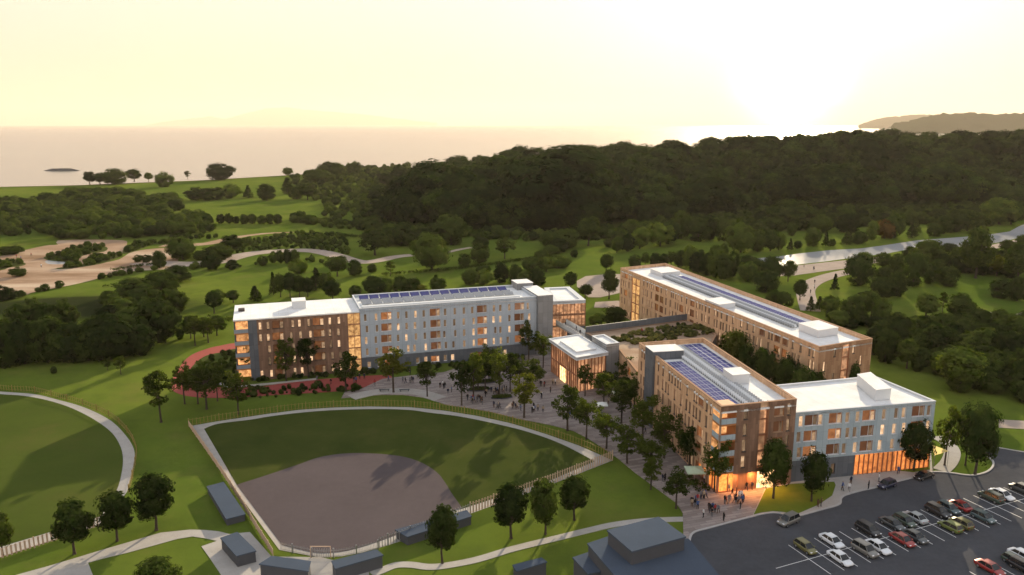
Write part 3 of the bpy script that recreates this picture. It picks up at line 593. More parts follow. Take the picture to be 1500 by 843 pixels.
def curtain(bd, p0, p1, z0, z1, nb, floors, glass, frame='copper_frame', name='glazing', band=None, u0=0, fin=0.10):
    """glazed wall with mullions and floor bands: two parts"""
    L_ = math.hypot(p1[0]-p0[0], p1[1]-p0[1]); X = ((p1[0]-p0[0])/L_, (p1[1]-p0[1])/L_, 0); Y = (-X[1], X[0], 0); O = bd.L(p0, 0)
    g = MB(); P = lambda u, z, d: (O[0]+X[0]*u+Y[0]*d, O[1]+X[1]*u+Y[1]*d, z)
    g.quad(P(0,z0,.2), P(L_,z0,.2), P(L_,z1,.2), P(0,z1,.2), 0, [(u0,z0),(u0+L_,z0),(u0+L_,z1),(u0,z1)])
    go = g.build(name, glass, bd.root)
    m = MB()
    for i in range(nb+1):
        u = L_*i/nb; m.box(u-.05, u+.05, -fin, .19, z0, z1, 0, X, Y, O)
    for z in floors: m.box(0, L_, -fin*0.6, .185, z-.16, z+.10, 0, X, Y, O)
    m.build('mullions', M[frame], bd.root); return go

random.seed(11)
M['garden_deck'] = sand_mat(); M['garden_deck'].name = 'roof_garden_gravel'
# ===== left range: brown block, stair glazing, grey block (one row, three materials)
AH = 16.6
A0, A1 = G(342, 470, AH), G(786, 439, AH); AB0 = G(345, 447, AH)
dA = (AB0[0]-A0[0], AB0[1]-A0[1]); LA = math.dist(A0, A1); uA = ((A1[0]-A0[0])/LA, (A1[1]-A0[1])/LA)
nA = (-uA[1], uA[0]); DA = 18.0
def PA(u, d=0.0): return (A0[0]+uA[0]*u+nA[0]*d, A0[1]+uA[1]*u+nA[1]*d)
def u_on(px, P0=None, U=None, z=AH, rowf=None):
    """distance along the front where the vertical line above pixel column px meets the front"""
    P0 = P0 or A0; U = U or uA; lo, hi = -5, 140
    for _ in range(40):
        mid = (lo+hi)/2; x, y = P0[0]+U[0]*mid, P0[1]+U[1]*mid; zc = y*CP-(z-H)*SP; p = CX+F*x/zc
        if p < px: lo = mid
        else: hi = mid
    return lo
uS0, uS1 = u_on(508.5), u_on(527)
FL5 = [0.0, 3.5, 6.7, 9.9, 13.1, AH]
def wins_from(pxs, floors, u_off, kinds, P0=None, U=None, z=AH, jit=0.35, w_=0.78, h_=2.0, wb=2.9, drop=0.0):
    out = []
    for k in floors:
        for p in pxs:
            big = isinstance(p, tuple); px = p[0] if big else p
            if random.random() < drop: continue
            u = u_on(px, P0, U, z)-u_off
            if big: out.append((k, u+random.uniform(-.1, .1), wb, 0.55, 2.15, 'big_'+kinds))
            else: out.append((k, u+random.uniform(-jit, jit), w_, 0.5, h_, kinds))
    return out
bd = Building('brown_apartment_block', 'brown clad five-storey block with flat pale roof beside the grey block', 'apartment block', A0)
bal = 3.4
bd.facade(PA(bal), PA(bal+2.2), [0, AH], M['slate_clad'])
bd.facade(PA(bal+2.2), PA(uS0), FL5, M['brown_clad'], wins_from([368,378.6,392.3,(406,),426.4,439,452.5,(466,),482.4,495.6], range(5), bal+2.2, 'brown'))
bd.facade(PA(uS0, DA), PA(0, DA), FL5, M['brown_clad'], [(k, 3+i*3.4, .95, .5, 2.1, 'brown') for k in range(5) for i in range(8) if (i+k) % 3 == 0])
bd.facade(PA(0, DA), PA(0, 4.2), FL5, M['brown_clad'], [(k, 3+i*3.6, .95, .5, 2.1, 'brown') for k in range(5) for i in range(3)])
# corner balconies: recessed bays with timber lining
bd.wall.quad(*[bd.L(PA(bal, d_), z) for d_, z in ((0,0),(0,AH),(4.2,AH),(4.2,0))], bd.mi(M['slate_clad']))
rm = MB()
rm.quad(*[bd.L(PA(u_, 4.15), z) for u_, z in ((0.2,0),(bal,0),(bal,AH-.3),(0.2,AH-.3))], 0, [(0,0),(3,0),(3,17),(0,17)])
rm.quad(*[bd.L(PA(bal-.06, d_), z) for d_, z in ((4.1,0),(0.1,0),(0.1,AH-.3),(4.1,AH-.3))], 0, [(4,0),(8,0),(8,17),(4,17)])
rm.build('balcony_glazing', litglass('balcony_glass', warm=(1.0,0.45,0.14), strength=0.55, grid=2.0, rowh=3.2, lo=0.35), bd.root)
for k in range(1, 6):
    z = FL5[k] if k < 5 else AH
    b = MB(); pts = [bd.L(PA(-0.1, -0.1)), bd.L(PA(bal, -0.1)), bd.L(PA(bal, 4.1)), bd.L(PA(-0.1, 4.1))]
    b.prism(pts, z-.35, z-.003, 0, 0, bottom=True)
    if k < 5: b.box(-0.1, bal, -0.1, 0.02, z, z+1.0, 1, (*uA,0), (*nA,0), bd.L(A0, 0)); b.box(-0.1, 0.02, 0.02, 4.1, z, z+1.0, 1, (*uA,0), (*nA,0), bd.L(A0, 0))
    b.build('balcony', [M['timber'], M['balcony']], bd.root)
b = MB(); b.box(0.0,.35,0.0,.35,0,AH-.36,0,(*uA,0),(*nA,0),bd.L(A0,0)); b.build('corner_post', M['slate_wall'], bd.root)
bd.finish(); ro = bd.roof([PA(-.12,-.12), PA(uS0), PA(uS0, DA), PA(-.12, DA+.1)], AH+.1, M['white_roof'])
b0, b1 = u_on(430.5), u_on(451)
bd.rbox('roof_box', [PA(b0, 8), PA(b1, 8), PA(b1, 12.5), PA(b0, 12.5)], AH+.1, AH+2.3, M['white_trim'], top=M['white_roof'])
b = MB(); b.box(1.0,2.6,9.4,11.0,AH+.1,AH+.8,0,(*uA,0),(*nA,0),bd.L(A0,0)); b.build('roof_hatch', M['dark_trim'], bd.root)
# stair
bd = Building('glazed_stair_link', 'tall glowing glass stair between the brown block and the grey block', 'stair tower', PA(uS0))
curtain(bd, PA(uS0+.05, .3), PA(uS1-.05, .3), 0, AH-.2, 2, [3.3,6.6,9.9,13.2,16.3], M['glass_stair'])
bd.facade(PA(uS1, DA-.2), PA(uS0, DA-.2), [0, AH], M['slate_clad'])
bd.finish(); bd.roof([PA(uS0+.01,.1), PA(uS1-.01,.1), PA(uS1-.01, DA-.1), PA(uS0+.01, DA-.1)], AH+.05, M['white_roof'])
# grey block
GHt = AH+0.9
bd = Building('grey_apartment_block', 'long pale grey block with rows of slim windows and solar panels on its roof', 'apartment block', PA(uS1))
pg = [536,550,(565,),582.5,595.5,607,621,(637,),652,665,678,693,(706,),724,733,745,(761,),775]
wg = wins_from(pg, range(1, 5), uS1, 'grey')
plinth = [(0, u_on(x)-uS1, .95 if not bb else 2.4, 0.7, 1.7, 'grey') for x, bb in ((538,0),(553,0),(567,1),(610,0),(622,0),(636,1),(651,0),(662,0),(690,0),(705,1),(722,0),(740,0))]
FLg = [0.0, 3.7, 6.9, 10.1, 13.3, GHt]
bd.facade(PA(uS1), PA(LA), FLg, [M['slate_clad']]+[M['grey_clad']]*4, wg+plinth)
bd.facade(PA(LA, DA), PA(uS1, DA), FLg, M['grey_clad'], [(k, 3+i*3.4, .95, .5, 2.1, 'grey') for k in range(1, 5) for i in range(14) if (i+k) % 4 == 0])
bd.facade(PA(uS1, DA), PA(uS1, 0), [AH-.5, GHt], M['grey_clad'])
bd.facade(PA(LA, 0), PA(LA, DA), FLg, M['grey_clad'])
bd.finish(); bd.roof([PA(uS1), PA(LA), PA(LA, DA), PA(uS1, DA)], GHt-.75, M['white_roof'], .75, M['grey_clad'], .3, M['white_trim'])
N = 15; span = LA-uS1-6
for i in range(N):
    w_ = span/N-.35
    def pan(dep, rise, d0_, nm, mat):
        b = MB(); z = GHt-.55; a = 0
        X = (*uA, 0); Y = (*nA, 0)
        P = lambda u, d_, zz: (X[0]*u+Y[0]*d_, X[1]*u+Y[1]*d_, zz)
        b.quad(P(0,0,z+.05), P(w_,0,z+.05), P(w_,dep,z+rise), P(0,dep,z+rise)); b.quad(P(w_,0,z), P(0,0,z), P(0,dep,z+rise-.05), P(w_,dep,z+rise-.05), 1)
        b.quad(P(0,dep,z+rise), P(w_,dep,z+rise), P(w_,dep,z), P(0,dep,z), 1)
        for k in range(1, 5): b.box(w_*k/5-.03, w_*k/5+.03, 0.0, .04, z+.06, z+.12, 1, X, Y)
        if i == 0: pan.me[nm] = b.mesh(nm, mat)
        p = PA(uS1+1.5+i*span/N, d0_); link(nm, pan.me[nm], bd.root, bd.L(p, 0))
    pan.me = getattr(bpy, '_pan', {}); bpy._pan = pan.me
    pan(2.6, .9, 12.6, 'solar_panel', [M['solar'], M['white_trim']])
    pan(1.2, .8, 9.2, 'equipment_rack', [M['rack'], M['white_trim']]); 
    b_ = link('equipment_rack', pan.me['equipment_rack'], bd.root, bd.L(PA(uS1+1.5+i*span/N, 6.6), 0))
del bpy._pan
b = MB(); b.box(1.0, span+2, 3.2, 4.6, GHt-.74, GHt-.25, 0, (*uA,0), (*nA,0)); b.build('roof_duct', M['white_trim'], bd.root)
# grey end tower
TH = AH+1.3
t0, t1 = LA, u_on(808)
bd = Building('grey_stair_tower', 'blank grey tower at the right end of the long grey block', 'tower', PA(LA+.02))
q = [PA(LA+.02,-1.2), PA(t1,-1.2), PA(t1,13), PA(LA+.02,13)]
for i in range(4): bd.facade(q[i], q[(i+1) % 4], [0, TH], M['tower_clad'], [] if i else [(0, 1.1, .95, z_, 2.0, 'grey') for z_ in ()], u0=i*10)
bd.finish(); bd.roof(q, TH+.05, M['white_roof'])
bd.rbox('roof_box', [PA(LA-1.6, 13.1), PA(t1-1.2, 13.1), PA(t1-1.2, DA+1), PA(LA-1.6, DA+1)], 0, TH+1.0, M['tower_clad'], top=M['white_roof'])
# orange glazed pavilion at the end
PH = 12.0
p0, p1, p2, p3 = G(809, 442, PH), G(857.8, 439.9, PH), G(834, 420.4, PH), G(797, 422, PH)
p0 = (p0[0]+.1, p0[1]); bd = Building('glazed_pavilion', 'orange glowing glass pavilion with white roof beside the grey tower', 'pavilion', p0)
curtain(bd, p0, p1, 4.0, PH-.9, 9, [7.6], M['glass_hall']); curtain(bd, p0, lerp(p0, p1, .45), 0.2, 3.6, 4, [0.3], M['glass_hall']); curtain(bd, p1, p2, 4.0, PH-.9, 8, [7.6], M['glass_hall'], u0=40)
bd.facade(p0, p1, [3.6, 4.2], M['copper_clad']); bd.facade(p0, p1, [PH-1.0, PH], M['white_trim']); bd.facade(p1, p2, [PH-1.0, PH], M['white_trim']); bd.facade(p1, p2, [3.6, 4.2], M['copper_clad'])
bd.facade(lerp(p0, p1, .45), p1, [0, 3.6], M['slate_clad']); bd.facade(p1, p2, [0, 3.6], M['slate_clad']); bd.facade(p2, p3, [0, PH], M['copper_clad'])
bd.facade(p0, p1, [7.2, 7.9], M['copper_clad'])
bd.finish(); bd.roof([p0, p1, p2, p3], PH-.35, M['white_roof'], .4, M['white_trim'], 1.5)
# ===== central glass hall, lift tower, bridge, roof garden
HH = 9.2
h0, h1, h2 = G(808, 498, HH), G(846, 524, HH), G(887, 517, HH); h3 = (h0[0]+h2[0]-h1[0], h0[1]+h2[1]-h1[1])
bd = Building('glass_hall', 'glowing two-storey glass hall with copper fins and white roof on the plaza', 'hall', h0)
curtain(bd, h0, h1, 0.1, HH-.55, 14, [4.2], M['glass_hall'], fin=.10); curtain(bd, h1, h2, 0.1, HH-.55, 8, [4.2], M['glass_hall'], u0=70, fin=.10)
bd.facade(h2, h3, [0, HH-.5], M['copper_clad']); bd.facade(h3, h0, [0, HH-.5], M['copper_clad'])
ov = [off([h0,h1,h2,h3], i, .6) for i in range(4)]
for i in range(4): bd.facade(ov[i], ov[(i+1) % 4], [HH-.6, HH], M['white_trim'])
bd.wall.poly([bd.L(p, HH-.6) for p in ov][::-1], bd.mi(M['timber']))
dl = math.dist(h0, h1); X = ((h1[0]-h0[0])/dl, (h1[1]-h0[1])/dl, 0); Y = (-X[1], X[0], 0)
b = MB(); b.box(dl*.36, dl*.58, -.05, .02, .1, 3.9, 0, X, Y); b.build('door', M['lamp'], bd.root)
bd.finish(); bd.roof(ov, HH-.02, M['white_roof'], .25, M['white_trim'], .25)
q = [quadpt(h0, h1, h2, h3, a, c_) for a, c_ in ((.18,.15),(.82,.15),(.82,.85),(.18,.85))]
bd.rbox('skylight_upstand', q, HH, HH+.5, M['white_trim'], top=M['white_roof'])
LT = 11.0
l0, l1, l3 = G(888.4, 505, LT), G(907, 502.5, LT), G(867, 492.5, LT); l2 = (l1[0]+l3[0]-l0[0], l1[1]+l3[1]-l0[1])
bd = Building('grey_lift_tower', 'small square grey tower attached behind the glass hall', 'tower', l0)
for i, (a, c_) in enumerate(((l0,l1),(l1,l2),(l2,l3),(l3,l0))): bd.facade(a, c_, [0, LT], M['tower_clad'], u0=i*8)
bd.finish(); bd.roof([l0,l1,l2,l3], LT-.3, M['white_roof'], .35, M['white_trim'], .5)
# bridge
BZ = 7.4
c0, c1 = G(822, 474, BZ), G(872, 503, BZ)
bd = Building('footbridge', 'slim white footbridge linking the glazed pavilion to the lift tower', 'bridge', c0)
dl = math.dist(c0, c1); X = ((c1[0]-c0[0])/dl, (c1[1]-c0[1])/dl, 0); Y = (-X[1], X[0], 0)
b = MB(); b.box(0, dl, -1.7, 1.7, BZ-.5, BZ, 0, X, Y); b.build('deck', M['concrete'], bd.root)
for s_ in (-1, 1):
    b = MB(); b.box(0, dl, s_*1.62-.03, s_*1.62+.03, BZ, BZ+1.15, 0, X, Y); b.box(0, dl, s_*1.62-.06, s_*1.62+.06, BZ+1.15, BZ+1.23, 1, X, Y); b.build('railing', [M['white_trim'], M['steel']], bd.root)
bridge = (c0, c1, BZ)
# roof garden building
GZ = 9.0
g0, g1, g2 = G(857, 488, GZ), G(1012, 468, GZ), G(1050, 491, GZ)
C17 = 16.8
cFL, cFR, cBL, cBR = G(1056.5, 596, C17), G(1167.4, 584.7, C17), G(936, 502.4, C17), G(1030.8, 495, C17)
g5 = G(907, 513, GZ); g4 = (cBL[0]+.3, cBL[1]+.35); g3 = (cBR[0]-1.0, cBR[1]+.5)
gp = [g5, g4, g3, g2, g1, g0]
bd = Building('roof_garden_building', 'low tan building with a planted roof garden between the wings', 'building', g5)
for i in range(6):
    a, c_ = gp[i], gp[(i+1) % 6]; L_ = math.dist(a, c_)
    bd.facade(a, c_, [0, 4.6, GZ], M['tan_clad'] if i in (0, 1) else M['slate_clad'], [(1, L_*.55, 2.8, .9, 2.2, 'big_tan')] if i == 0 and L_ > 5 else [])
bd.finish(); bd.roof(gp, GZ-.1, M['garden_deck'], .25, M['tan_trim'], .5)
pz = MB()
for a, c_ in ((g0, g1), (g1, lerp(g1, g2, .35))):
    L_ = math.dist(a, c_); X = ((c_[0]-a[0])/L_, (c_[1]-a[1])/L_, 0); Y = (-X[1], X[0], 0); pz.box(0, L_, -.5, -.2, GZ-.1, GZ+1.9, 0, X, Y, bd.L(a, 0))
pz.build('screen_wall', M['slate_clad'], bd.root)
GARD = (gp, GZ)
# ===== front brown/tan block C
C0 = cFL
bd = Building('copper_apartment_block', 'copper-brown five-storey block with blue solar arrays and corner balconies', 'apartment block', C0)
FLc = [0.0, 4.0, 7.1, 10.2, 13.3, C17]
LC = math.dist(cBL, cFL); 
tw0, tw1 = .13, .245      # grey tower strip along the left face, measured from the far end
def LP(t_): return lerp(cBL, cFL, t_)
def rand_wins(L_, floors, kind, bay=3.1, pb=.28, start=1.2, end=1.2, z=.5, h=2.25, wb=2.3):
    out = []; n = int((L_-start-end)/bay); bg_ = [random.random() < pb for _ in range(n)]
    for k in floors:
        for i in range(n):
            u = start+(i+.5)*(L_-start-end)/n
            if bg_[i]:
                if (i+k) % 2 or random.random() < .55: out.append((k, u, wb, z, 2.15, 'big_'+kind)); continue
            out.append((k, u+random.uniform(-.75, .05), .85, z, h, kind))
            if random.random() < .5 : out.append((k, u+random.uniform(.55, .85)+.35, .75, z, h, kind))
    return out
bd.facade(LP(0), LP(tw0), FLc, M['tan_clad'], rand_wins(LC*tw0, range(5), 'tan', 2.6, .5, .3, .3))
e0 = (LP(tw1)[0]-LP(tw0)[0], LP(tw1)[1]-LP(tw0)[1])
uL = ((cFL[0]-cBL[0])/LC, (cFL[1]-cBL[1])/LC); nL = (uL[1], -uL[0])
bc = 3.2
cB_ = LP(1-bc/LC)
bd.facade(LP(tw1), cB_, FLc, M['tan_clad'], rand_wins(LC*(1-tw1)-bc, range(5), 'tan', 2.9, .30, .8, .4))
WC = math.dist(cFL, cFR); uF = ((cFR[0]-cFL[0])/WC, (cFR[1]-cFL[1])/WC); nF = (uF[1], -uF[0])
def CF(u, d=0.0): return (cFL[0]+uF[0]*u-nF[0]*d, cFL[1]+uF[1]*u-nF[1]*d)
# front face with recessed strip
s0, s1 = 8.0, 9.9
def fw(lst): return [(k, u, w_, .5, 2.15 if w_ > 1.6 else 2.3, 'tan' if w_ < 1.6 else 'big_tan') for k in range(1, 5) for u, w_ in lst]
bd.facade(CF(bc), CF(s0), FLc, M['brown_clad'], fw([(1.9, .9)]))
bd.facade(CF(s1), CF(WC), FLc, M['brown_clad'], fw([(2.0, 2.0), (4.1, .8)]))
bd.facade(CF(s0), CF(s0, .9), [4, C17], M['copper_clad']); bd.facade(CF(s1, .9), CF(s1), [4, C17], M['copper_clad'])
curtain(bd, CF(s0, .7), CF(s1, .7), 4.0, C17-.4, 1, FLc[1:5], M['glass_hall'], u0=120)
bd.facade(cFR, cBR, FLc, M['tan_clad'], rand_wins(math.dist(cFR, cBR), range(5), 'tan', 3.4, .3)[:60]); bd.facade(cBR, cBL, [0, 9, C17], M['tan_clad'])
# balconies front-left corner
bd.wall.quad(*[bd.L(CF(bc, d_), z) for d_, z in ((0,3.9),(0,C17),(3.2,C17),(3.2,3.9))], bd.mi(M['timber']))
bd.facade(LP(1-3.2/LC), CF(bc, 3.2), [3.9, C17-.3], M['timber'])
rm = MB(); iB = LP(1-3.1/LC)
rm.quad(bd.L(iB, 4), bd.L(CF(bc, 3.1), 4), bd.L(CF(bc, 3.1), C17-.4), bd.L(iB, C17-.4), 0, [(0,0),(3,0),(3,13),(0,13)])
rm.build('balcony_glazing', litglass('balcony_glass_b', warm=(1.0,0.45,0.14), strength=0.6, grid=1.6, rowh=3.1, lo=0.35), bd.root)
for k in range(1, 6):
    z = FLc[k]; b = MB(); pts = [bd.L(q_) for q_ in (cFL, CF(bc), CF(bc, 3.15), LP(1-3.15/LC))]
    b.prism(pts, z-.35, z-.004, 0, 0, bottom=True)
    if k < 5:
        L2 = bc; b.box(0, L2, 0, .1, z, z+1.05, 1, (*uF,0), (-nF[0],-nF[1],0)); b.box(-3.15, -.01, 0, .1, z, z+1.05, 1, (*uL,0), (-nL[0],-nL[1],0))
    else: pass
    b.build('balcony', [M['timber'], M['blue_clad']], bd.root)
bd.facade(LP(1-3.2/LC), cFL, [C17-1.0, C17], M['tan_clad']); bd.facade(cFL, CF(bc), [C17-1.0, C17], M['brown_clad'])
b = MB(); b.box(0,.3,0,.3,0,C17-1.0,0,(*uF,0),(-nF[0],-nF[1],0)); b.build('corner_post', M['tan_trim'], bd.root)
# lit lobby at street level
curtain(bd, LP(1-8/LC), cFL, .1, 3.6, 4, [.2], M['glass_entrance']); 
curtain(bd, lerp(cFL, cFR, .02), CF(s0), .1, 3.6, 4, [.2], M['glass_entrance'], u0=30)
b = MB(); X = (*uF, 0); Y = (-nF[0], -nF[1], 0); b.box(s0+.2, s1+2.2, -.06, .0, .1, 3.4, 0, X, Y); b.build('door', M['lamp'], bd.root)
bd.finish()
bd.roof([cFL, cFR, cBR, cBL], C17-1.1, M['white_roof'], 1.1, M['tan_clad'], .4, M['tan_trim'])
tq = [(LP(tw0)[0]+nL[0]*.5, LP(tw0)[1]+nL[1]*.5), (LP(tw1)[0]+nL[0]*.5, LP(tw1)[1]+nL[1]*.5), (LP(tw1)[0]-nL[0]*6.5, LP(tw1)[1]-nL[1]*6.5), (LP(tw0)[0]-nL[0]*6.5, LP(tw0)[1]-nL[1]*6.5)]
bd.rbox('stair_tower', tq, 0, C17+.9, M['slate_clad'], top=M['white_roof'])
RZ = C17-1.05
def RC(u, v): return quadpt(cFL, cFR, cBR, cBL, u, v)
def array(bd, Rf, u0, u1, nu, v0, v1, nv, z, gap=.06, tilt=.35):
    a = Rf(u0, v0); b1_ = Rf(u1, v0); c_ = Rf(u0, v1); ex = ((b1_[0]-a[0])/nu, (b1_[1]-a[1])/nu); ey = ((c_[0]-a[0])/nv, (c_[1]-a[1])/nv)
    b = MB(); g = gap/2
    def P(i, j, zz): return (ex[0]*i+ey[0]*j, ex[1]*i+ey[1]*j, zz)
    b.quad(P(g,g,.12), P(1-g,g,.12), P(1-g,1-g,.12+tilt), P(g,1-g,.12+tilt), 0)
    b.quad(P(0,0,.09), P(1,0,.09), P(1,1,.09+tilt), P(0,1,.09+tilt), 1); b.quad(P(0,1,.09+tilt), P(1,1,.09+tilt), P(1,1,0), P(0,1,0), 1)
    b.quad(P(0,0,0), P(0,1,0), P(0,1,.09+tilt), P(0,0,.09), 1); b.quad(P(1,1,0), P(1,0,0), P(1,0,.09), P(1,1,.09+tilt), 1)
    b.quad(P(.5-g/3,g,.125), P(.5+g/3,g,.125), P(.5+g/3,1-g,.125+tilt), P(.5-g/3,1-g,.125+tilt), 1)
    me = b.mesh('solar_panel', [M['solar'], M['white_trim']])
    for i in range(nu):
        for j in range(nv): link('solar_panel', me, bd.root, bd.L((a[0]+ex[0]*i+ey[0]*j, a[1]+ex[1]*i+ey[1]*j), z))
array(bd, RC, .05, .33, 3, .02, .70, 13, RZ, tilt=.02, gap=.10)
array(bd, RC, .62, .92, 2, .42, .97, 9, RZ, tilt=.02, gap=.10)
def racks(bd, Rf, us, v0, v1, n, z, w_=.055):
    for u in us:
        for i in range(n):
            va, vb = v0+(v1-v0)*i/n, v0+(v1-v0)*(i+.72)/n
            a, b1_, c_, d_ = Rf(u, va), Rf(u+w_, va), Rf(u+w_, vb), Rf(u, vb)
            b = racks.b; L = bd.L
            b.quad(L(a, z+.15), L(b1_, z+.15), L(c_, z+.75), L(d_, z+.75), 0); b.quad(L(d_, z+.75), L(c_, z+.75), L(c_, z), L(d_, z), 1); b.quad(L(b1_, z), L(a, z), L(a, z+.15), L(b1_, z+.15), 1)
for us in ((.365,), (.43,), (.50,), (.555,)):
    racks.b = MB(); racks(bd, RC, us, .02, .93, 44, RZ); racks.b.build('equipment_rack', [M['white_trim'] if us[0] in (.365, .50) else M['rack'], M['rack']], bd.root)
q = [RC(.56,.30), RC(.80,.30), RC(.80,.40), RC(.56,.40)]; bd.rbox('roof_box', q, RZ, RZ+2.1, M['white_trim'], top=M['white_roof'])
# ===== blue-grey wing
BH = 13.9
bFL = (cFR[0]+.03, cFR[1]+.6); bFR = G(1370.8, 587.8, BH); bBR = G(1281, 551, BH); bBL = G(1120, 566, BH)
LB = math.dist(bFL, bFR); uB = ((bFR[0]-bFL[0])/LB, (bFR[1]-bFL[1])/LB)
bd = Building('blue_grey_wing', 'blue-grey four-storey wing with a plain white roof beside the car park', 'apartment block', bFL)
FLb = [0.0, 4.3, 7.4, 10.5, BH]
pb_ = [1174,(1190,),1203,(1225,),1243,1257.5,(1273.5,),1294.5,1313.5,1327,(1346,),1363]
wb_ = wins_from(pb_, range(1, 4), 0, 'grey', bFL, uB, BH, jit=.3, w_=.9, h_=2.1, wb=2.7)
x0_ = u_on(1259, bFL, uB, BH)
wb_ += [(0, u, .9, 1.0, 2.0, 'brown') for u in (x0_-9, x0_-4.5)]
bd.facade(bFL, (bFL[0]+uB[0]*x0_, bFL[1]+uB[1]*x0_), FLb[:2], M['slate_clad'], [w_ for w_ in wb_ if w_[0] == 0])
bd.facade(bFL, bFR, FLb[1:], M['blue_clad'], [(w_[0]-1,)+w_[1:] for w_ in wb_ if w_[0] > 0])
pB = (bFL[0]+uB[0]*x0_, bFL[1]+uB[1]*x0_)
curtain(bd, pB, bFR, .2, 4.2, 16, [], M['glass_lobby'], u0=200)
bd.facade(bFR, bBR, FLb, M['blue_clad'], rand_wins(math.dist(bFR, bBR), range(1, 4), 'grey', 3.6, .2)); bd.facade(bBR, bBL, [0, BH], M['blue_clad'])
bd.finish(); bd.roof([bFL, bFR, bBR, bBL], BH-.35, M['white_roof'], .38, M['white_trim'], .35)
def RB(u, v): return quadpt(bFL, bFR, bBR, bBL, u, v)
zb = BH-.3
q = [G(1283.5,572,zb+2.2), G(1305.5,569.5,zb+2.2), G(1275,546,zb+2.2), G(1256,549,zb+2.2)]
bd.rbox('roof_box', q, zb, zb+2.3, M['white_trim'], top=M['white_roof'])
# added translucent triangle on poles imitating a stray bright patch at the corner
tri = [(bFR[0]+.15, bFR[1]-.1), (bFR[0]+uB[0]*2.9+.6, bFR[1]+uB[1]*2.9-1.0), (bFR[0]+.25, bFR[1]-1.3)]
b = MB(); bt = Building('canopy_or_patch', 'small bright yellow triangular canopy at the corner of the blue-grey wing', 'canopy_or_patch', tri[0])
pts = [bt.L(p, z) for p, z in zip(tri, (5.0, 3.8, 3.3))]; b.poly(pts)
mc = bpy.data.materials.new('yellow_patch'); mc.use_nodes = True; mc.node_tree.nodes.clear(); t_ = NT(mc.node_tree); o__ = t_.n('ShaderNodeOutputMaterial'); d__ = t_.n('ShaderNodeBsdfDiffuse'); d__.inputs[0].default_value = (.85,.68,.30,1); r__ = t_.n('ShaderNodeBsdfTranslucent'); r__.inputs[0].default_value = (.9,.72,.32,1); x__ = t_.n('ShaderNodeMixShader', Fac=.5); t_.l(d__.outputs[0], x__.inputs[1]); t_.l(r__.outputs[0], x__.inputs[2]); t_.l(x__.outputs[0], o__.inputs[0]); b.build('patch_sheet', mc, bt.root)
for x, y, z in pts[1:]:
    b = MB(); b.tube((x, y, 0), (x, y, z-.06), .05, .05); b.build('pole', M['steel'], bt.root)
# ===== long tan block B
B17 = 16.8
B0, B1, B2, B3 = G(1200.4,508.6,B17), G(1278.3,496,B17), G(974.4,385.7,B17), G(908.9,392.4,B17)
bd = Building('tan_apartment_block', 'longest tan clad block at the back with white roof and solar strip', 'apartment block', B0)
LBk = math.dist(B3, B0)
def BP(t_): return lerp(B3, B0, t_)
# glazed stair strip
ub = ((B0[0]-B3[0])/LBk, (B0[1]-B3[1])/LBk)
ta, tb = u_on(926.5, B3, ub, B17)/LBk, u_on(938, B3, ub, B17)/LBk
wn_ = rand_wins(LBk*(1-tb), range(5), 'tan', 3.1, .28)
bd.facade(BP(0), BP(ta), FLc, M['tan_clad'], rand_wins(LBk*ta, range(5), 'tan', 2.9, .35, .4, .4))
bd.facade(BP(ta), BP(tb), [B17-1.7, B17], M['tan_clad'])
curtain(bd, BP(ta), BP(tb), 0, B17-1.7, 2, [3.4,6.6,9.8,13], M['glass_stair'])
bd.facade(BP(tb), BP(1), FLc, M['tan_clad'], wn_)
WB = math.dist(B0, B1)
bd.facade(B0, lerp(B0, B1, .43), FLc, M['copper_clad'], [(k, u, .8, .5, 2.3, 'tan') for k in range(1, 5) for u in (2.0, 5.0) if (k+int(u)) % 2])
bd.facade(lerp(B0, B1, .56), B1, FLc, M['copper_clad'], [(k, u, .8, .5, 2.3, 'tan') for k in range(1, 5) for u in (1.5, 4.2) if (k+int(u)) % 2])
curtain(bd, lerp(B0, B1, .43), lerp(B0, B1, .56), 0, B17-.4, 1, FLc[1:5], M['glass_hall'], u0=300)
bd.facade(lerp(B0, B1, .43), lerp(B0, B1, .56), [B17-.5, B17], M['copper_clad'])
bd.facade(B1, B2, FLc, M['tan_clad'], rand_wins(LBk, [3, 4], 'tan', 6, .3)); bd.facade(B2, B3, [0, B17], M['tan_clad'])
bd.finish()
bd.roof([B0, B1, B2, B3], B17-1.0, M['white_roof'], 1.0, M['tan_clad'], .45, M['tan_trim'])
def RBk(u, v): return quadpt(B0, B1, B2, B3, u, v)
RZ = B17-.95
array(bd, RBk, .66, .84, 2, .16, .82, 30, RZ, tilt=.02, gap=.07)
for us in ((.40,), (.455,), (.53,), (.585,)):
    racks.b = MB(); racks(bd, RBk, us, .17, .83, 70, RZ, .045); racks.b.build('equipment_rack', [M['white_trim'] if us[0] in (.455, .585) else M['rack'], M['rack']], bd.root)
for (ua, ub_, va, vb, hh) in ((.42,.80,.08,.15,1.9), (.42,.82,.84,.92,1.4), (.02,.34,.40,.47,1.5)):
    bd.rbox('roof_box', [RBk(ua,va), RBk(ub_,va), RBk(ub_,vb), RBk(ua,vb)], RZ, RZ+hh, M['white_trim'], top=M['white_roof'])
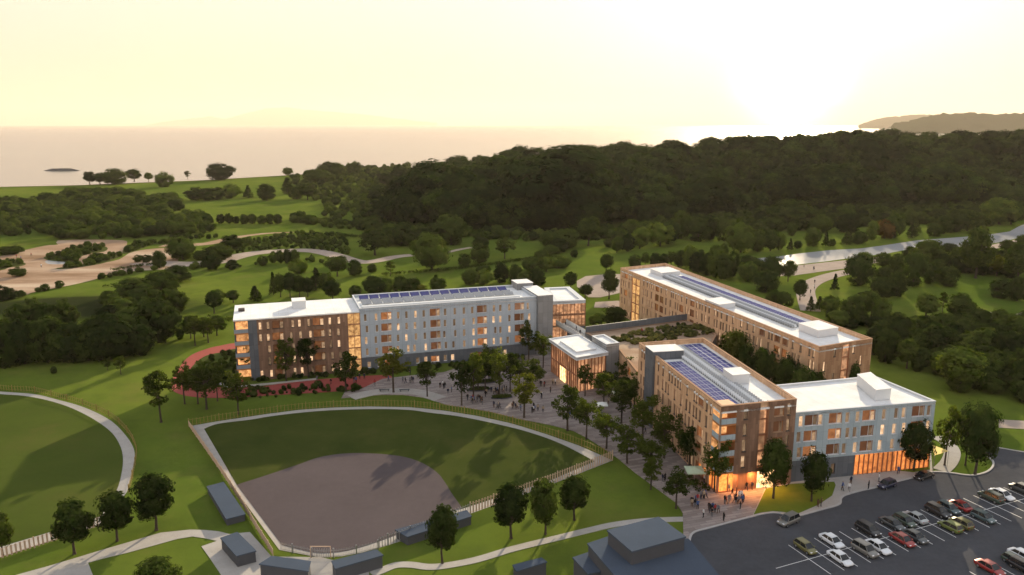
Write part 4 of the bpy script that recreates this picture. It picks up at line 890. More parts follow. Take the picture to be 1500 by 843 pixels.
# ===== foreground slate volumes
def slate(name, label, cat, corners, z, mats=('slate_wall', 'slate')):
    o = corners[0]; root = tag(empty(name, (o[0], o[1], 0)), label, cat); p = [(q[0]-o[0], q[1]-o[1]) for q in corners]
    if area(p) < 0: p = p[::-1]
    b = MB(); b.prism(p, 0, z-.2); b.build('wall', M[mats[0]], root); e = [off(p, i, .12) for i in range(len(p))]
    b = MB(); b.prism(e, z-.2, z, bottom=True); b.build('roof', M[mats[1]], root); return root
slate('dugout', 'long low slate-roofed dugout beside the left foul line fence', 'dugout', [G(303.7,712.7,1.3), G(332,760,1.3), G(358.5,753,1.3), G(327,706.6,1.3)], 1.3)
slate('shed', 'small square slate shed on the forecourt left of the ball field', 'shed', [G(324,788,2), G(347,814,2), G(374,806.6,2), G(347,780,2)], 2.0)
slate('dugout', 'slate dugout left of the home plate gate', 'dugout', [G(381,826,2.2), G(398,815,2.2), G(454,822.5,2.2), G(451,836,2.2)], 2.2)
slate('dugout', 'slate dugout right of the home plate gate', 'dugout', [G(486.6,822,2.2), G(551,805.5,2.2), G(560,813,2.2), G(491.6,832.5,2.2)], 2.2)
slate('dugout', 'low grey dugout behind the right foul line fence', 'dugout', [G(580,776,1.6), G(683,748,1.6), G(690,756,1.6), G(597,786,1.6)], 1.6)
slate('shed', 'small slate box at the bottom edge on the lawn', 'shed', [G(752,828,3), G(793,817.5,3), G(800,823,3), G(757,836,3)], 3.0)
root = tag(empty('slate_building', (*G(862,796.5,6), 0)), 'stepped slate-grey building at the bottom edge beside the car park', 'building')
def blk(cs, z, nm='wall'):
    o = root.location; p = [(q[0]-o[0], q[1]-o[1]) for q in cs]
    if area(p) < 0: p = p[::-1]
    b = MB(); b.prism(p, 0, z-.25); b.build('wall', M['slate_wall'], root); e = [off(p, i, .15) for i in range(len(p))]
    b = MB(); b.prism(e, z-.25, z, bottom=True); b.build('roof', M['slate'], root)
blk([G(891,777,8.2), G(964.5,758,8.2), G(1003,785.7,8.2), G(926,807,8.2)], 8.2)
blk([G(862,796.5,6), G(893,786,6), G(1008,790,6), G(1075,870,6), G(925,870,6)], 6.0)
blk([G(840.5,817,4), G(861,810,4), G(885,835,4), G(862,840,4)], 4.0)
# ------------------------------------------------------------------ vegetation
def leaf_cloud(cs, rs, per, size, r, outward=0.55, centre=(0,0,5)):
    n = int(sum(per)); P = np.zeros((n, 3)); k = 0
    for c, q, m in zip(cs, rs, per):
        d = r.normal(size=(m, 3)); d /= np.linalg.norm(d, axis=1)[:, None]; rad = q*(r.random(m)**0.45)
        P[k:k+m] = np.asarray(c)+d*rad[:, None]*np.array([1, 1, .8]); k += m
    nrm_ = r.normal(size=(n, 3))*(1-outward)+outward*(P-np.array(centre))/3.0; nrm_ /= np.linalg.norm(nrm_, axis=1)[:, None]
    a = np.cross(nrm_, r.normal(size=(n, 3))); a /= np.linalg.norm(a, axis=1)[:, None]; b = np.cross(nrm_, a)
    s = size*(0.6+0.8*r.random(n))[:, None]
    V = np.stack([P-a*s, P-b*s*.62+a*s*.1, P+a*s, P+b*s*.62], 1).reshape(-1, 3)
    return V, np.arange(n*4).reshape(n, 4)
def limbs(b, targets, trunk_top, r0, r):
    for tgt in targets:
        z = trunk_top*(0.55+0.45*r.random()); base = (0, 0, z); mid = ((tgt[0])*.45, (tgt[1])*.45, z+(tgt[2]-z)*.6)
        b.tube(base, mid, r0*.45, r0*.26, 5, cap=False); b.tube(mid, tgt, r0*.26, r0*.06, 4, cap=False)
def make_tree(kind, seed, leaf):
    r = np.random.default_rng(seed); tb = MB()
    def ell(n, cz, rx, rz, shell, lop=0.18):
        ax = r.normal(size=(6, 3)); ax /= np.linalg.norm(ax, axis=1)[:, None]; am = r.normal(0, lop, 6); out = []
        while len(out) < n:
            d = r.normal(size=3); d /= np.linalg.norm(d); f = 1+sum(am[i]*max(0, d@ax[i])**3 for i in range(6))
            q = shell+(1-shell)*r.random(); q = q if r.random() < .8 else r.random()*shell
            out.append((d[0]*rx*f*q, d[1]*rx*f*q, cz+d[2]*rz*min(f, 1.08)*q))
        return out
    if kind == 'airy':
        cs = ell(46, 6.2, 2.15, 3.3, .55, .3); cs = [c for c in cs if c[2] > 2.7]; rs = [.45+.45*r.random() for _ in cs]
        V, Fq = leaf_cloud(cs, rs, [int(22+34*q) for q in rs], .20, r, .35, (0,0,6)); tt_ = 7.2; r0 = .17; lim = [cs[i] for i in r.choice(len(cs), 16, replace=False)]
    elif kind == 'dense':
        cs = ell(95, 5.7, 3.0, 3.7, .72, .25); rs = [.65+.65*r.random() for _ in cs]
        V, Fq = leaf_cloud(cs, rs, [int(42*q)+8 for q in rs], .27, r, .78, (0,0,5.5)); tt_ = 4.5; r0 = .26; lim = [cs[i] for i in r.choice(len(cs), 9, replace=False)]
    elif kind == 'round':   # foliage nearly to the ground
        cs = ell(120, 4.7, 3.9, 4.7, .78, .2); cs = [(c[0], c[1], max(c[2], .7)) for c in cs]; rs = [.8+.7*r.random() for _ in cs]
        V, Fq = leaf_cloud(cs, rs, [int(36*q)+6 for q in rs], .34, r, .85, (0,0,4.2)); tt_ = 3.2; r0 = .3; lim = []
    elif kind == 'conifer':
        cs, rs = [], []
        for i in range(80):
            z = .6+8.9*(i/80)**.9; rr = 2.1*(1-z/10.2)*(0.55+.5*r.random()); a = r.random()*6.28; cs.append((math.cos(a)*rr, math.sin(a)*rr, z)); rs.append(.3+.75*(1-z/10))
        V, Fq = leaf_cloud(cs, rs, [int(32*q)+8 for q in rs], .24, r, .5, (0,0,4)); tt_ = 8; r0 = .2; lim = []
    V[:, 2] = np.maximum(V[:, 2], .02); V[:, 2] *= 10/np.percentile(V[:, 2], 99.7)
    kink = (r.normal(0, .06), r.normal(0, .06)); tb.tube((0,0,-.1), (kink[0], kink[1], tt_*.5), r0, r0*.75, 7, cap=False); tb.tube((kink[0], kink[1], tt_*.5), (0, 0, tt_), r0*.75, r0*.35, 6)
    tb.tube((0,0,-.1), (0,0,.35), r0*1.5, r0, 7, cap=False)
    limbs(tb, lim, tt_, r0, r)
    return tb.mesh('trunk', [M['bark']], True), arrays_mesh('crown', V, Fq, [M[leaf]])
NOMW = {'airy': 4.0, 'dense': 6.0, 'round': 6.7, 'conifer': 3.4}
HK = {'airy': 1.0, 'dense': 1.04, 'round': 1.2, 'conifer': 1.05}
LIB = {}
for kind, leaf, seeds in (('airy','leaf_airy',range(6)), ('airy','leaf_warm',(20,21)), ('dense','leaf_dark',range(30,35)), ('dense','leaf_mid',range(35,39)), ('dense','leaf_warm',(39,)), ('round','leaf_dark',range(40,44)), ('round','leaf_mid',range(44,48)), ('round','leaf_red',(48,)), ('conifer','leaf_dark',(50,51))):
    for s in seeds: LIB.setdefault((kind, leaf[5:]), []).append(make_tree(kind, s, leaf))
tree_rng = random.Random(5); crowns_used = {}
def put_tree(px, by, ty, wpx, kind, leaf, label, cat, group, name='tree'):
    x, y = G(px, by); h = max(1.2, HG(by, ty))*HK[kind]; wm = wpx*MPP(by)*(.95 if by > 560 and kind == 'dense' else 1.0); z = float(T(x, y))
    y += wm*.0
    tr, cr = tree_rng.choice(LIB[(kind, leaf)]); o = empty(name, (x, y, z-.03), tree_rng.random()*6.28)
    sxy = wm/NOMW[kind]; sxy = min(max(sxy, h/10*.55), h/10*2.2); o.scale = (sxy, sxy, h/10)
    tag(o, label, cat, group)
    if kind != 'round' or h > 6: link('trunk', tr, o)
    c = link('crown', cr, o); crowns_used.setdefault((kind, leaf), c); crowns_used.setdefault((kind, leaf, cr.name), c)
    return o
LOOK = {('airy','airy'):'slender airy green tree', ('airy','warm'):'yellow-green airy tree', ('dense','dark'):'dense dark green tree', ('dense','mid'):'leafy mid-green tree', ('dense','warm'):'yellowish leafy tree', ('round','dark'):'dark rounded tree', ('round','mid'):'mid-green rounded tree', ('round','red'):'reddish-brown rounded tree', ('conifer','dark'):'dark pointed conifer'}
NAMEK = {'airy':'tree', 'dense':'tree', 'round':'tree', 'conifer':'conifer'}
def cluster(trees, phrase, group, dflt):
    """trees: (px, base row, top row, width[, kind, leaf]) in photo pixels"""
    full = []
    for q in trees:
        k = q[4:6] if len(q) >= 6 else (dflt[0], tree_rng.choice(dflt[1]))
        full.append((*q[:4], *k))
    cnt = {}
    for q in full: cnt[q[4:6]] = cnt.get(q[4:6], 0)+1
    seen = {}
    for q in sorted(full, key=lambda q: q[0]):
        k = q[4:6]; i = seen.get(k, 0); seen[k] = i+1; L_ = LOOK[k]
        h = HG(q[1], q[2]); nm, cat = ('shrub', 'shrub') if h < 3.2 and k[0] == 'round' else (NAMEK[k[0]], 'tree')
        lab = f"{L_} {phrase}" if cnt[k] == 1 else f"{L_}, {ordw(i)} from left {phrase}"
        put_tree(*q, label=lab, cat=cat, group=group, name=nm)
M['leaf_garden'] = leafmat('leaf_garden', (0.06,0.085,0.025), (0.12,0.12,0.04), (0.17,0.15,0.07))
D_, M_, A_, W_ = ('dense','dark'), ('dense','mid'), ('airy','airy'), ('airy','warm')
RD, RM, CF_ = ('round','dark'), ('round','mid'), ('conifer','dark')
z8 = lambda L: ZM(0,400,4.685,L)
cluster(z8([(40,640,375,170),(100,610,390,150),(170,625,370,170),(250,610,390,150),(330,612,360,200),(440,612,400,150),(520,605,385,190),(610,600,380,170),(690,600,350,180),(770,592,335,230),(960,560,390,170),(890,565,430,120)]), 'in the dark clump beyond the left lawn', 'dark trees beyond the left lawn', ('round', ['dark']))
cluster(z8([(160,440,250,170),(235,420,215,110),(310,430,250,130),(390,440,260,150),(460,430,225,120),(120,470,290,110)]), 'behind the dark clump at left', 'trees behind the dark clump at left', ('round', ['dark']))
cluster(z8([(760,262,180,110),(840,310,200,150),(930,200,80,200),(1110,160,20,170),(1180,310,140,150),(900,380,265,180),(960,255,155,130),(1060,265,150,130),(740,335,245,120),(1245,240,160,70),(1090,480,230,210),(1000,330,200,140),(1220,60,-30,150)]), 'in the tree belt left of the brown block', 'tree belt left of the brown block', ('round', ['dark','dark','mid']))
cluster(z8([(1340,500,290,110,*A_),(1430,480,290,110,*A_),(1470,280,130,120,'dense','mid'),(1240,455,395,45,*RM),(1310,450,300,100,*D_),(1400,440,310,110,*D_),(1490,430,300,120,*D_)]), 'by the upper left corner of the brown block', 'trees by the upper left corner of the brown block', ('dense', ['dark']))
cluster(z8([(830,697,575,75,*A_),(738,668,600,45,*A_),(370,690,650,35,*RD)]), 'alone on the left lawn', 'young trees on the left lawn', ('airy', ['airy']))
cluster(z8([(20,205,115,80),(75,190,125,70),(140,170,130,60)]), 'at the left edge above the mown mound', 'bushes above the mown mound', ('round', ['dark','mid']))
cluster(ZM(0,330,5.77,[(155,435,365,95),(1170,315,262,65),(1240,318,262,70),(1350,365,240,95),(815,275,240,35),(500,265,225,50),(60,250,190,110),(140,245,180,90),(1490,285,150,90)]), 'beside the sandy walks', 'bushes beside the sandy walks', ('round', ['dark','mid']))
cluster(ZM(250,290,5.77,[(105,520,370,195,*RM),(520,440,335,140,*RD),(635,405,358,80),(350,610,505,115,*RD),(525,605,538,80,*RD),(780,575,503,70,*RD),(870,555,470,60),(930,555,460,60),(990,555,452,60),(1050,550,455,70),(1085,640,535,115,*RM),(1410,665,500,180,*D_),(430,525,410,140,*RD),(330,510,430,110),(250,525,460,90),(480,505,430,80),(1190,505,475,30,*CF_)]), 'along the long winding path', 'trees along the long winding path', ('round', ['dark']))
cluster(ZM(250,290,5.77,[(425,218,150,60),(495,218,145,55),(555,218,165,45),(623,222,150,65),(692,222,148,60),(770,222,160,65),(840,222,150,60),(908,222,150,60)]), 'in the row below the pale green field', 'row of small trees below the pale green field', ('round', ['dark']))
cluster(ZM(250,290,5.77,[(870,820,635,60,*CF_),(930,840,650,110,*D_),(1010,840,640,110),(1090,840,660,110),(1160,840,680,100),(1230,780,600,110,*CF_),(1320,810,640,110),(1370,870,700,140),(715,870,750,110,*CF_),(400,890,785,130,*M_),(530,890,785,110,*M_)]), 'behind the brown block roof', 'trees behind the brown block roof', ('dense', ['dark']))
cluster(ZM(500,310,5.77,[(285,370,165,240,*D_),(720,300,165,180),(930,280,65,220,*RM),(510,290,130,180),(270,200,85,130),(400,290,160,140),(610,295,190,130),(765,495,235,270,*RM),(1170,440,300,130),(1040,470,375,90),(1180,370,222,140,*D_),(1380,400,220,140,*A_),(415,547,420,80,*A_),(115,545,430,95),(262,512,455,65),(1085,620,510,115),(1210,615,505,110,*RM),(1205,525,470,110),(1350,600,460,100),(1460,600,505,80,*RM)]), 'in the park behind the grey block', 'trees in the park behind the grey block', ('round', ['dark']))
cluster(ZM(500,310,5.77,[(280,710,570,160,*RM),(370,700,580,120,*RM),(510,700,570,130),(600,700,585,120),(660,700,620,120,'dense','warm'),(800,660,540,80,*CF_),(820,680,580,110,*RM),(120,720,640,90)]), 'just behind the solar roof of the grey block', 'trees just behind the grey block', ('round', ['dark']))
z4 = lambda L: ZM(750,310,5.77,L)
cluster(z4([(250,445,340,110),(330,375,300,110),(395,475,385,160,*RM),(290,510,405,85,*RM),(170,510,400,130,*RM),(400,345,245,130),(430,310,180,220),(330,300,190,160),(527,388,335,50),(645,290,55,200,'dense','mid'),(815,303,240,70),(30,620,470,100),(200,640,510,130),(110,640,520,110),(495,660,520,100,*D_),(620,735,620,120,*D_),(820,740,500,140,*D_),(795,510,360,110,*D_)]), 'between the grey block and the tan block', 'trees between the grey and tan blocks', ('round', ['dark']))
cluster(z4([(885,350,235,90,*RM),(970,335,215,110),(1080,315,165,150,*RM),(900,250,165,90),(1010,210,90,120),(1150,230,110,130),(1250,295,130,170,*RM),(1320,275,110,150,*RM),(1430,230,30,130)]), 'in the big round group beyond the tan block', 'round trees beyond the tan block', ('round', ['dark']))
cluster(z4([(1040,480,385,90),(1125,470,350,70,*D_),(1210,470,370,80),(1280,470,375,70),(1345,460,345,80,*D_),(1430,470,350,100)]), 'right behind the far end of the tan block', 'trees right behind the tan block', ('round', ['dark']))
z5 = lambda L: ZM(1000,300,5.77,L)
cluster(z5([(130,305,150,160),(240,295,140,100),(350,305,135,140),(430,290,150,110),(490,405,200,200,*RM),(630,395,240,130),(740,392,240,130,*RM),(810,385,270,90,*RM),(650,255,170,110),(735,235,155,80),(920,262,165,75),(908,385,290,45,*CF_),(972,372,315,55),(1100,352,220,115,*RM),(1208,352,235,55,*CF_),(1265,352,300,45),(1385,338,230,75,*CF_),(1480,335,250,70),(1165,235,115,150),(910,195,0,330),(1260,165,85,110),(1380,155,20,120,*RM),(1400,235,100,160)]), 'on the far bank of the river', 'trees on the far bank of the river', ('round', ['dark']))
cluster(z5([(60,560,380,100,*RM),(130,580,430,130),(210,600,440,120),(280,620,420,130),(350,640,450,120),(420,620,430,90),(150,450,390,60),(280,450,360,90),(350,430,345,60),(560,560,450,160),(550,650,510,130,*RM),(700,740,590,180,*RM),(750,640,470,170,*RM),(890,650,475,110,*D_),(640,640,500,130),(990,810,640,110,*D_),(1080,900,780,60,*CF_),(1155,890,780,70,*CF_),(760,850,740,110,*RM),(850,870,760,110),(1285,722,590,55,*CF_)]), 'between the tan block and the river', 'trees between the tan block and the river', ('round', ['dark']))
z6 = lambda L: ZM(1240,290,5.77,L)
cluster(z6([(30,385,290,50,*CF_),(115,378,300,90),(215,355,220,80,*RM),(320,345,210,130,'round','red'),(405,340,140,120,*RM),(525,225,120,90),(550,335,230,80,*CF_),(590,295,190,60,*CF_),(240,235,140,100),(740,325,230,110),(820,305,180,120),(770,215,110,110),(920,290,130,150),(1020,280,130,130),(1110,280,150,130),(1190,240,190,70),(1290,225,40,240,*RM),(1390,225,60,150,*RM)]), 'across the river at the right', 'trees across the river at the right', ('round', ['dark']))
cluster(z6([(680,575,390,200),(540,525,430,110),(860,475,400,140),(1090,680,270,250,*D_),(1270,660,500,130,'dense','warm'),(1360,450,370,110),(1480,420,330,90),(1440,720,400,220,*D_),(100,740,520,200,*RM),(300,620,470,120,*D_),(420,650,500,110),(560,745,510,170,*RM),(690,725,580,110,*RM),(850,745,610,150),(310,710,600,110),(300,840,700,170),(420,830,660,130),(180,865,800,110),(1310,845,700,140,*RM),(1440,870,700,120),(150,610,480,110,*RM)]), 'on the near bank at the right edge', 'trees on the near bank at the right', ('round', ['dark']))
z7 = lambda L: ZM(1200,400,5,L)
cluster(z7([(380,320,140,130,*D_),(455,378,225,130,*RM),(235,380,200,150),(565,370,300,65),(70,300,190,110,*RM),(130,400,295,140,*RM),(300,300,180,110),(780,345,155,170,*M_),(1020,375,165,190,*M_),(900,305,140,60,*A_),(1175,430,300,140),(690,445,330,80,*D_),(1345,415,355,110)]), 'around the right hand glade', 'trees around the right glade', ('round', ['dark']))
cluster(z7([(1070,500,370,130),(560,570,395,140),(480,650,450,160),(400,600,420,120),(860,630,400,230,*D_),(640,700,500,160,*D_),(740,710,580,110,*RM),(1030,870,560,330,*M_),(890,750,610,120,*RM),(1250,570,440,170,*RM),(1380,620,420,180),(1060,570,470,100),(1400,750,640,160,*D_),(1280,770,640,140,*RM),(1460,660,480,150),(1190,810,600,150,*D_),(1470,840,600,150),(1450,450,380,110,*RM),(600,480,420,110),(700,600,440,120),(980,560,480,110,*RM),(1150,620,470,120,*D_)]), 'in the dark wood right of the tan block', 'dark wood right of the tan block', ('round', ['dark']))
zz = lambda L: ZM(0,100,3,L)
cluster(zz([(395,513,457,55,*D_),(440,512,462,60,*D_),(505,512,453,80,*RD),(590,500,445,60,*D_),(653,500,460,40,*M_),(722,522,465,55,*RM),(825,490,452,26,*A_),(970,491,430,135,*RD),(1267,472,443,36,*RM)]), 'on the shore against the sea', 'trees along the shore', ('dense', ['dark']))
cluster(ZM(0,200,3.75,[(1075,352,292,80),(1130,352,295,70),(1190,348,290,70),(1272,338,270,80,*RM),(1365,338,272,70,*CF_),(1465,352,275,80)]), 'in the hedge line between the left fields', 'trees between the left fields', ('round', ['dark']))
cluster(ZM(400,200,3.75,[(80,315,230,60,*CF_),(190,350,265,90,*D_),(130,345,285,60,*RD),(300,240,155,90),(350,240,160,80),(445,215,150,60,*RM),(430,300,270,120),(250,265,195,150)]), 'where the left fields meet the wood', 'trees where the fields meet the wood', ('round', ['dark']))
# --- trees of the promenade and plaza
za = lambda L: ZM(600,500,5.77,L)
cluster([(236,619,543,38,*A_),(270.7,592,530.7,28,*A_),(302.7,600,526.7,38,*A_),(290,592,534,30,*A_),(318.7,588,531,24,*A_),(349,607,543,32,*A_)]+ZM(330,400,4.015,[(160,610,400,95,*A_),(360,640,385,110,*A_),(490,615,385,110,*A_)]), 'by the red path at the brown block', 'trees by the red path', ('airy', ['airy']))
cluster(ZM(330,400,4.015,[(710,700,465,140,*A_),(990,705,440,160,*W_)])+za([(150,472,170,160,*A_),(440,547,180,170,*A_),(540,500,90,170),(640,440,110,150),(760,475,60,180),(850,430,100,150),(968,650,275,225,*W_),(1040,430,150,150),(1100,360,220,90),(700,330,30,160),(580,420,110,150),(930,380,130,130)])+ZM(580,400,4.013,[(780,515,285,100),(865,560,340,100)]), 'on the plaza below the grey block', 'plaza trees', ('airy', ['airy']))
cluster(ZM(800,520,5.27,[(165,587,240,205),(310,652,320,170),(465,727,430,190),(625,842,530,200),(300,322,80,130),(445,402,140,150),(580,532,200,190),(745,677,300,200),(910,800,400,200),(1100,840,540,180),(810,905,640,230),(640,300,20,150),(680,420,130,170),(1000,700,480,130)])+ZM(820,640,4.153,[(553,322,130,130),(707,437,190,150),(940,337,20,160),(785,200,-60,140)]), 'along the promenade by the copper block', 'promenade trees', ('airy', ['airy']))
cluster(ZM(1120,530,3.947,[(50,795,465,175,*D_),(270,812,525,155,*D_),(860,632,350,180,*D_),(1040,602,250,130,*A_),(1215,655,250,200,*M_),(1160,600,300,120,*A_)]), 'near the car park kerb', 'trees near the car park kerb', ('dense', ['dark']))
cluster(ZM(790,370,4.013,[(440,440,325,140,*D_),(350,440,370,90,*RM),(690,420,310,130,*D_),(520,760,590,130,*D_),(500,860,740,150,*D_),(410,850,700,130,*A_)])+[(1070,569,488,46,'dense','warm'),(1117,596,514,36,*D_),(1143,610,530,30,*D_),(1168,622,540,38,*D_),(1190,624,546,28,*D_),(1092,582,506,30,*D_),(1148,603,536,24,*RM)]+[(1246,600,532,22,'dense','mid')], 'in the courts between the blocks', 'courtyard trees', ('dense', ['dark']))
cluster(ZM(0,560,2.98,[(325,750,530,165),(512,694,490,150),(683,647,415,170),(700,950,775,190),(15,760,575,95)])+ZM(560,560,2.98,[(262,792,550,140),(562,682,455,160),(712,664,430,130),(838,602,420,140)]), 'on the near lawns around the ball field', 'dark trees on the near lawns', ('dense', ['dark']))

# --- stuff: woodland, scrub (one object each, scattered crowns)
def scatter_object(name, pts, sizes, widths, keys, mat, label, cat):
    me = bpy.data.meshes.new(name); me.from_pydata([tuple(p) for p in pts], [], [])
    n = len(pts); a = me.attributes.new('sc', 'FLOAT_VECTOR', 'POINT'); a.data.foreach_set('vector', np.stack([widths, widths, sizes], 1).astype(np.float32).ravel())
    a = me.attributes.new('rz', 'FLOAT', 'POINT'); a.data.foreach_set('value', (rng.random(n)*6.28).astype(np.float32))
    a = me.attributes.new('ix', 'INT', 'POINT'); a.data.foreach_set('value', rng.integers(0, 100, n).astype(np.int32))
    o = link(name, me); ng = bpy.data.node_groups.new(name+'_scatter', 'GeometryNodeTree')
    ng.interface.new_socket('Geometry', in_out='INPUT', socket_type='NodeSocketGeometry'); ng.interface.new_socket('Geometry', in_out='OUTPUT', socket_type='NodeSocketGeometry')
    N = ng.nodes; Lk = ng.links; gi = N.new('NodeGroupInput'); go = N.new('NodeGroupOutput'); jn = N.new('GeometryNodeJoinGeometry'); srcs = [crowns_used[k] for k in keys]
    for s_ in srcs:
        oi = N.new('GeometryNodeObjectInfo'); oi.transform_space = 'ORIGINAL'; oi.inputs['Object'].default_value = s_
        sm = N.new('GeometryNodeSetMaterial'); sm.inputs['Material'].default_value = mat; Lk.new(oi.outputs['Geometry'], sm.inputs['Geometry'])
        gt = N.new('GeometryNodeGeometryToInstance'); Lk.new(sm.outputs[0], gt.inputs[0]); Lk.new(gt.outputs[0], jn.inputs[0])
    mp = N.new('GeometryNodeMeshToPoints'); Lk.new(gi.outputs[0], mp.inputs[0])
    ip = N.new('GeometryNodeInstanceOnPoints'); Lk.new(mp.outputs[0], ip.inputs['Points']); Lk.new(jn.outputs[0], ip.inputs['Instance']); ip.inputs['Pick Instance'].default_value = True
    def at(nm, ty):
        q = N.new('GeometryNodeInputNamedAttribute'); q.data_type = ty; q.inputs[0].default_value = nm; return q.outputs[0]
    Lk.new(at('ix', 'INT'), ip.inputs['Instance Index']); Lk.new(at('sc', 'FLOAT_VECTOR'), ip.inputs['Scale'])
    cx = N.new('ShaderNodeCombineXYZ'); Lk.new(at('rz', 'FLOAT'), cx.inputs[2]); er = N.new('FunctionNodeEulerToRotation'); Lk.new(cx.outputs[0], er.inputs[0]); Lk.new(er.outputs[0], ip.inputs['Rotation'])
    Lk.new(ip.outputs[0], go.inputs[0]); md = o.modifiers.new('scatter', 'NODES'); md.node_group = ng
    return tag(o, label, cat, kind='stuff')
def inpoly(x, y, P):
    c = False; n = len(P)
    for i in range(n):
        x1, y1 = P[i][:2]; x2, y2 = P[i-1][:2]
        if (y1 > y) != (y2 > y) and x < (x2-x1)*(y-y1)/(y2-y1)+x1: c = not c
    return c
def fill(poly_px, step, jit=.45, keep=1.0):
    gp_ = GP(poly_px); xs = [p[0] for p in gp_]; ys = [p[1] for p in gp_]; out = []
    for gx in np.arange(min(xs), max(xs), step):
        for gy in np.arange(min(ys), max(ys), step):
            x = gx+(rng.random()-.5)*2*jit*step; y = gy+(rng.random()-.5)*2*jit*step
            if rng.random() < keep and inpoly(x, y, gp_): out.append((x, y, float(T(x, y))-.1))
    return out
dk = [k for k in crowns_used if len(k) == 3 and k[0] in ('round','dense') and k[1] in ('dark','mid')]
rk = [k for k in dk if k[0] == 'round']
# the wood on the ridge
pts = []
Y = 480.0
while Y < 960:
    for X_ in np.arange(-1.1*Y*.5, 1.05*Y, 14.5):
        x = X_+(rng.random()-.5)*10; y = Y+(rng.random()-.5)*10; p = float(pxof(x, y))
        if p < 545 or p > 1800: continue
        a = float(np.interp(p, d0_x, d0_y))
        if y < a+4: continue
        if p < 610 and rng.random() > (p-535)/75: continue
        pts.append((x, y, float(T(x, y))-.3))
    Y += 14.5
P_ = np.array(pts); cl = 0.5+0.5*np.sin(P_[:,0]*.021+np.sin(P_[:,1]*.017)*2)*np.cos(P_[:,1]*.013+1.3)
hh = 8.5+7*cl+rng.random(len(pts))**2*15; pp_ = pxof(P_[:,0], P_[:,1]); hh *= np.where(P_[:,1] < 640, 1.3, 1.0)*np.where((pp_ > 560) & (pp_ < 850) & (P_[:,1] < 610), 1.3, 1.0)*np.clip(  .55+(pp_-540)/300, .55, 1.0)
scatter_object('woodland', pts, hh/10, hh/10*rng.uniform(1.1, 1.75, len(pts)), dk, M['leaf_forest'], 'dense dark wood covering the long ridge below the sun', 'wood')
# left scrub, edge of the wood, understorey
for poly_, step, h0_, h1_, mat_, lab in [
    ([(-160,300),(0,300),(55,296),(110,286),(165,284),(205,289),(258,294),(268,306),(240,318),(305,322),(322,334),(300,346),(200,349),(85,352),(60,345),(0,346),(-160,352)], 8.5, 4, 9, 'leaf_mid', 'tangled scrub woodland at the left behind the sandy walks'),
    ([(420,266),(440,256),(470,252),(500,246),(560,247),(600,243),(600,300),(560,333),(530,330),(500,322),(470,320),(462,300),(455,285),(430,278)], 13, 4, 7.5, 'leaf_mid', 'scrub woodland between the left fields and the dark ridge wood'),
    ([(430,320),(480,322),(560,334),(700,344),(830,347),(900,342),(1000,334),(1000,346),(900,352),(830,356),(700,352),(600,346),(500,336),(430,328)], 6.5, 3, 6.5, 'leaf_mid', 'bushy edge along the foot of the ridge wood'),
    ([(840,352),(900,340),(1000,330),(1100,318),(1200,312),(1360,306),(1520,306),(1800,300),(1800,322),(1520,322),(1440,326),(1380,330),(1250,334),(1180,338),(1050,340),(960,346),(900,352)], 7.5, 5, 9, 'leaf_dark', 'shadowy bushes between the river meadow and the ridge wood'),
    ([(1290,478),(1340,482),(1400,470),(1500,476),(1700,470),(1800,640),(1560,600),(1460,585),(1400,575),(1370,545),(1330,520)], 5.5, 3, 7, 'leaf_dark', 'dark undergrowth filling the wood at the right edge'),
    ([(1215,470),(1290,474),(1330,520),(1345,545),(1310,535),(1285,520),(1282,500),(1235,478)], 5, 2.5, 5, 'leaf_dark', 'dark undergrowth behind the right end of the tan block'),
    ([(1335,383),(1400,378),(1500,385),(1700,385),(1700,410),(1500,412),(1420,402),(1360,400)], 7, 4, 8, 'leaf_dark', 'thicket on the near river bank at the right edge')]:
    p_ = fill(poly_, step); n = len(p_); hh = rng.uniform(h0_, h1_, n); print('scatter', lab, n)
    scatter_object('scrub', p_, hh/10, hh/10*rng.uniform(1.0, 1.7, n), rk, M[mat_], lab, 'scrub')
# low planting on banks and beds
low = []
for P_ in [ZM(0,330,5.77,q) for q in ([(370,275),(480,255),(600,200),(700,180),(850,175),(910,195),(760,245),(640,275),(680,305),(640,318),(450,305),(390,292)],[(0,310),(120,305),(215,325),(80,360),(0,385),(-200,420),(-200,320)],[(480,365),(700,330),(800,262),(1040,255),(900,315),(760,345),(560,372)],[(1090,165),(1300,140),(1500,135),(1500,150),(1300,165),(1060,245)],[(800,460),(1000,420),(1180,390),(1330,375),(1330,385),(1180,405),(1000,440),(850,465)],[(260,572),(400,545),(540,518),(600,515),(540,530),(400,560),(290,580)])]: low += fill(P_, 3.2)
for P_ in [ZM(250,290,5.77,q) for q in ([(0,330),(200,325),(420,325),(420,345),(200,355),(0,360)],[(600,380),(700,350),(900,320),(1100,300),(1500,320),(1500,480),(1250,440),(1100,430),(850,435),(560,470)],[(150,590),(300,580),(600,572),(760,550),(820,548),(820,560),(600,590),(300,610),(150,605)],[(1090,520),(1330,550),(1330,560),(1090,530)])]: low += fill(P_, 4.2)
n = len(low); hh = rng.uniform(1.2, 3.2, n); print('low', n)
scatter_object('undergrowth', low, hh/10, hh/10*rng.uniform(.9, 1.6, n), rk, M['leaf_mid'], 'low bushy planting on the banks of the left parkland walks', 'undergrowth')
bed = fill([(290,536),(325,517),(350,514),(352,562),(330,566),(300,564),(280,555)], 2.4)+fill([(340,576),(365,570),(380,571),(430,568),(470,566),(535,568),(520,575),(470,578),(430,580),(380,585),(345,586)], 2.0)
bed += fill([(362,561),(420,556),(505,551),(505,547),(420,552),(362,556)], 1.6)+fill([(524,546),(600,540),(700,531),(770,524),(770,528),(700,535),(600,545),(524,551)], 1.6)
n = len(bed); hh = rng.uniform(.7, 1.8, n)
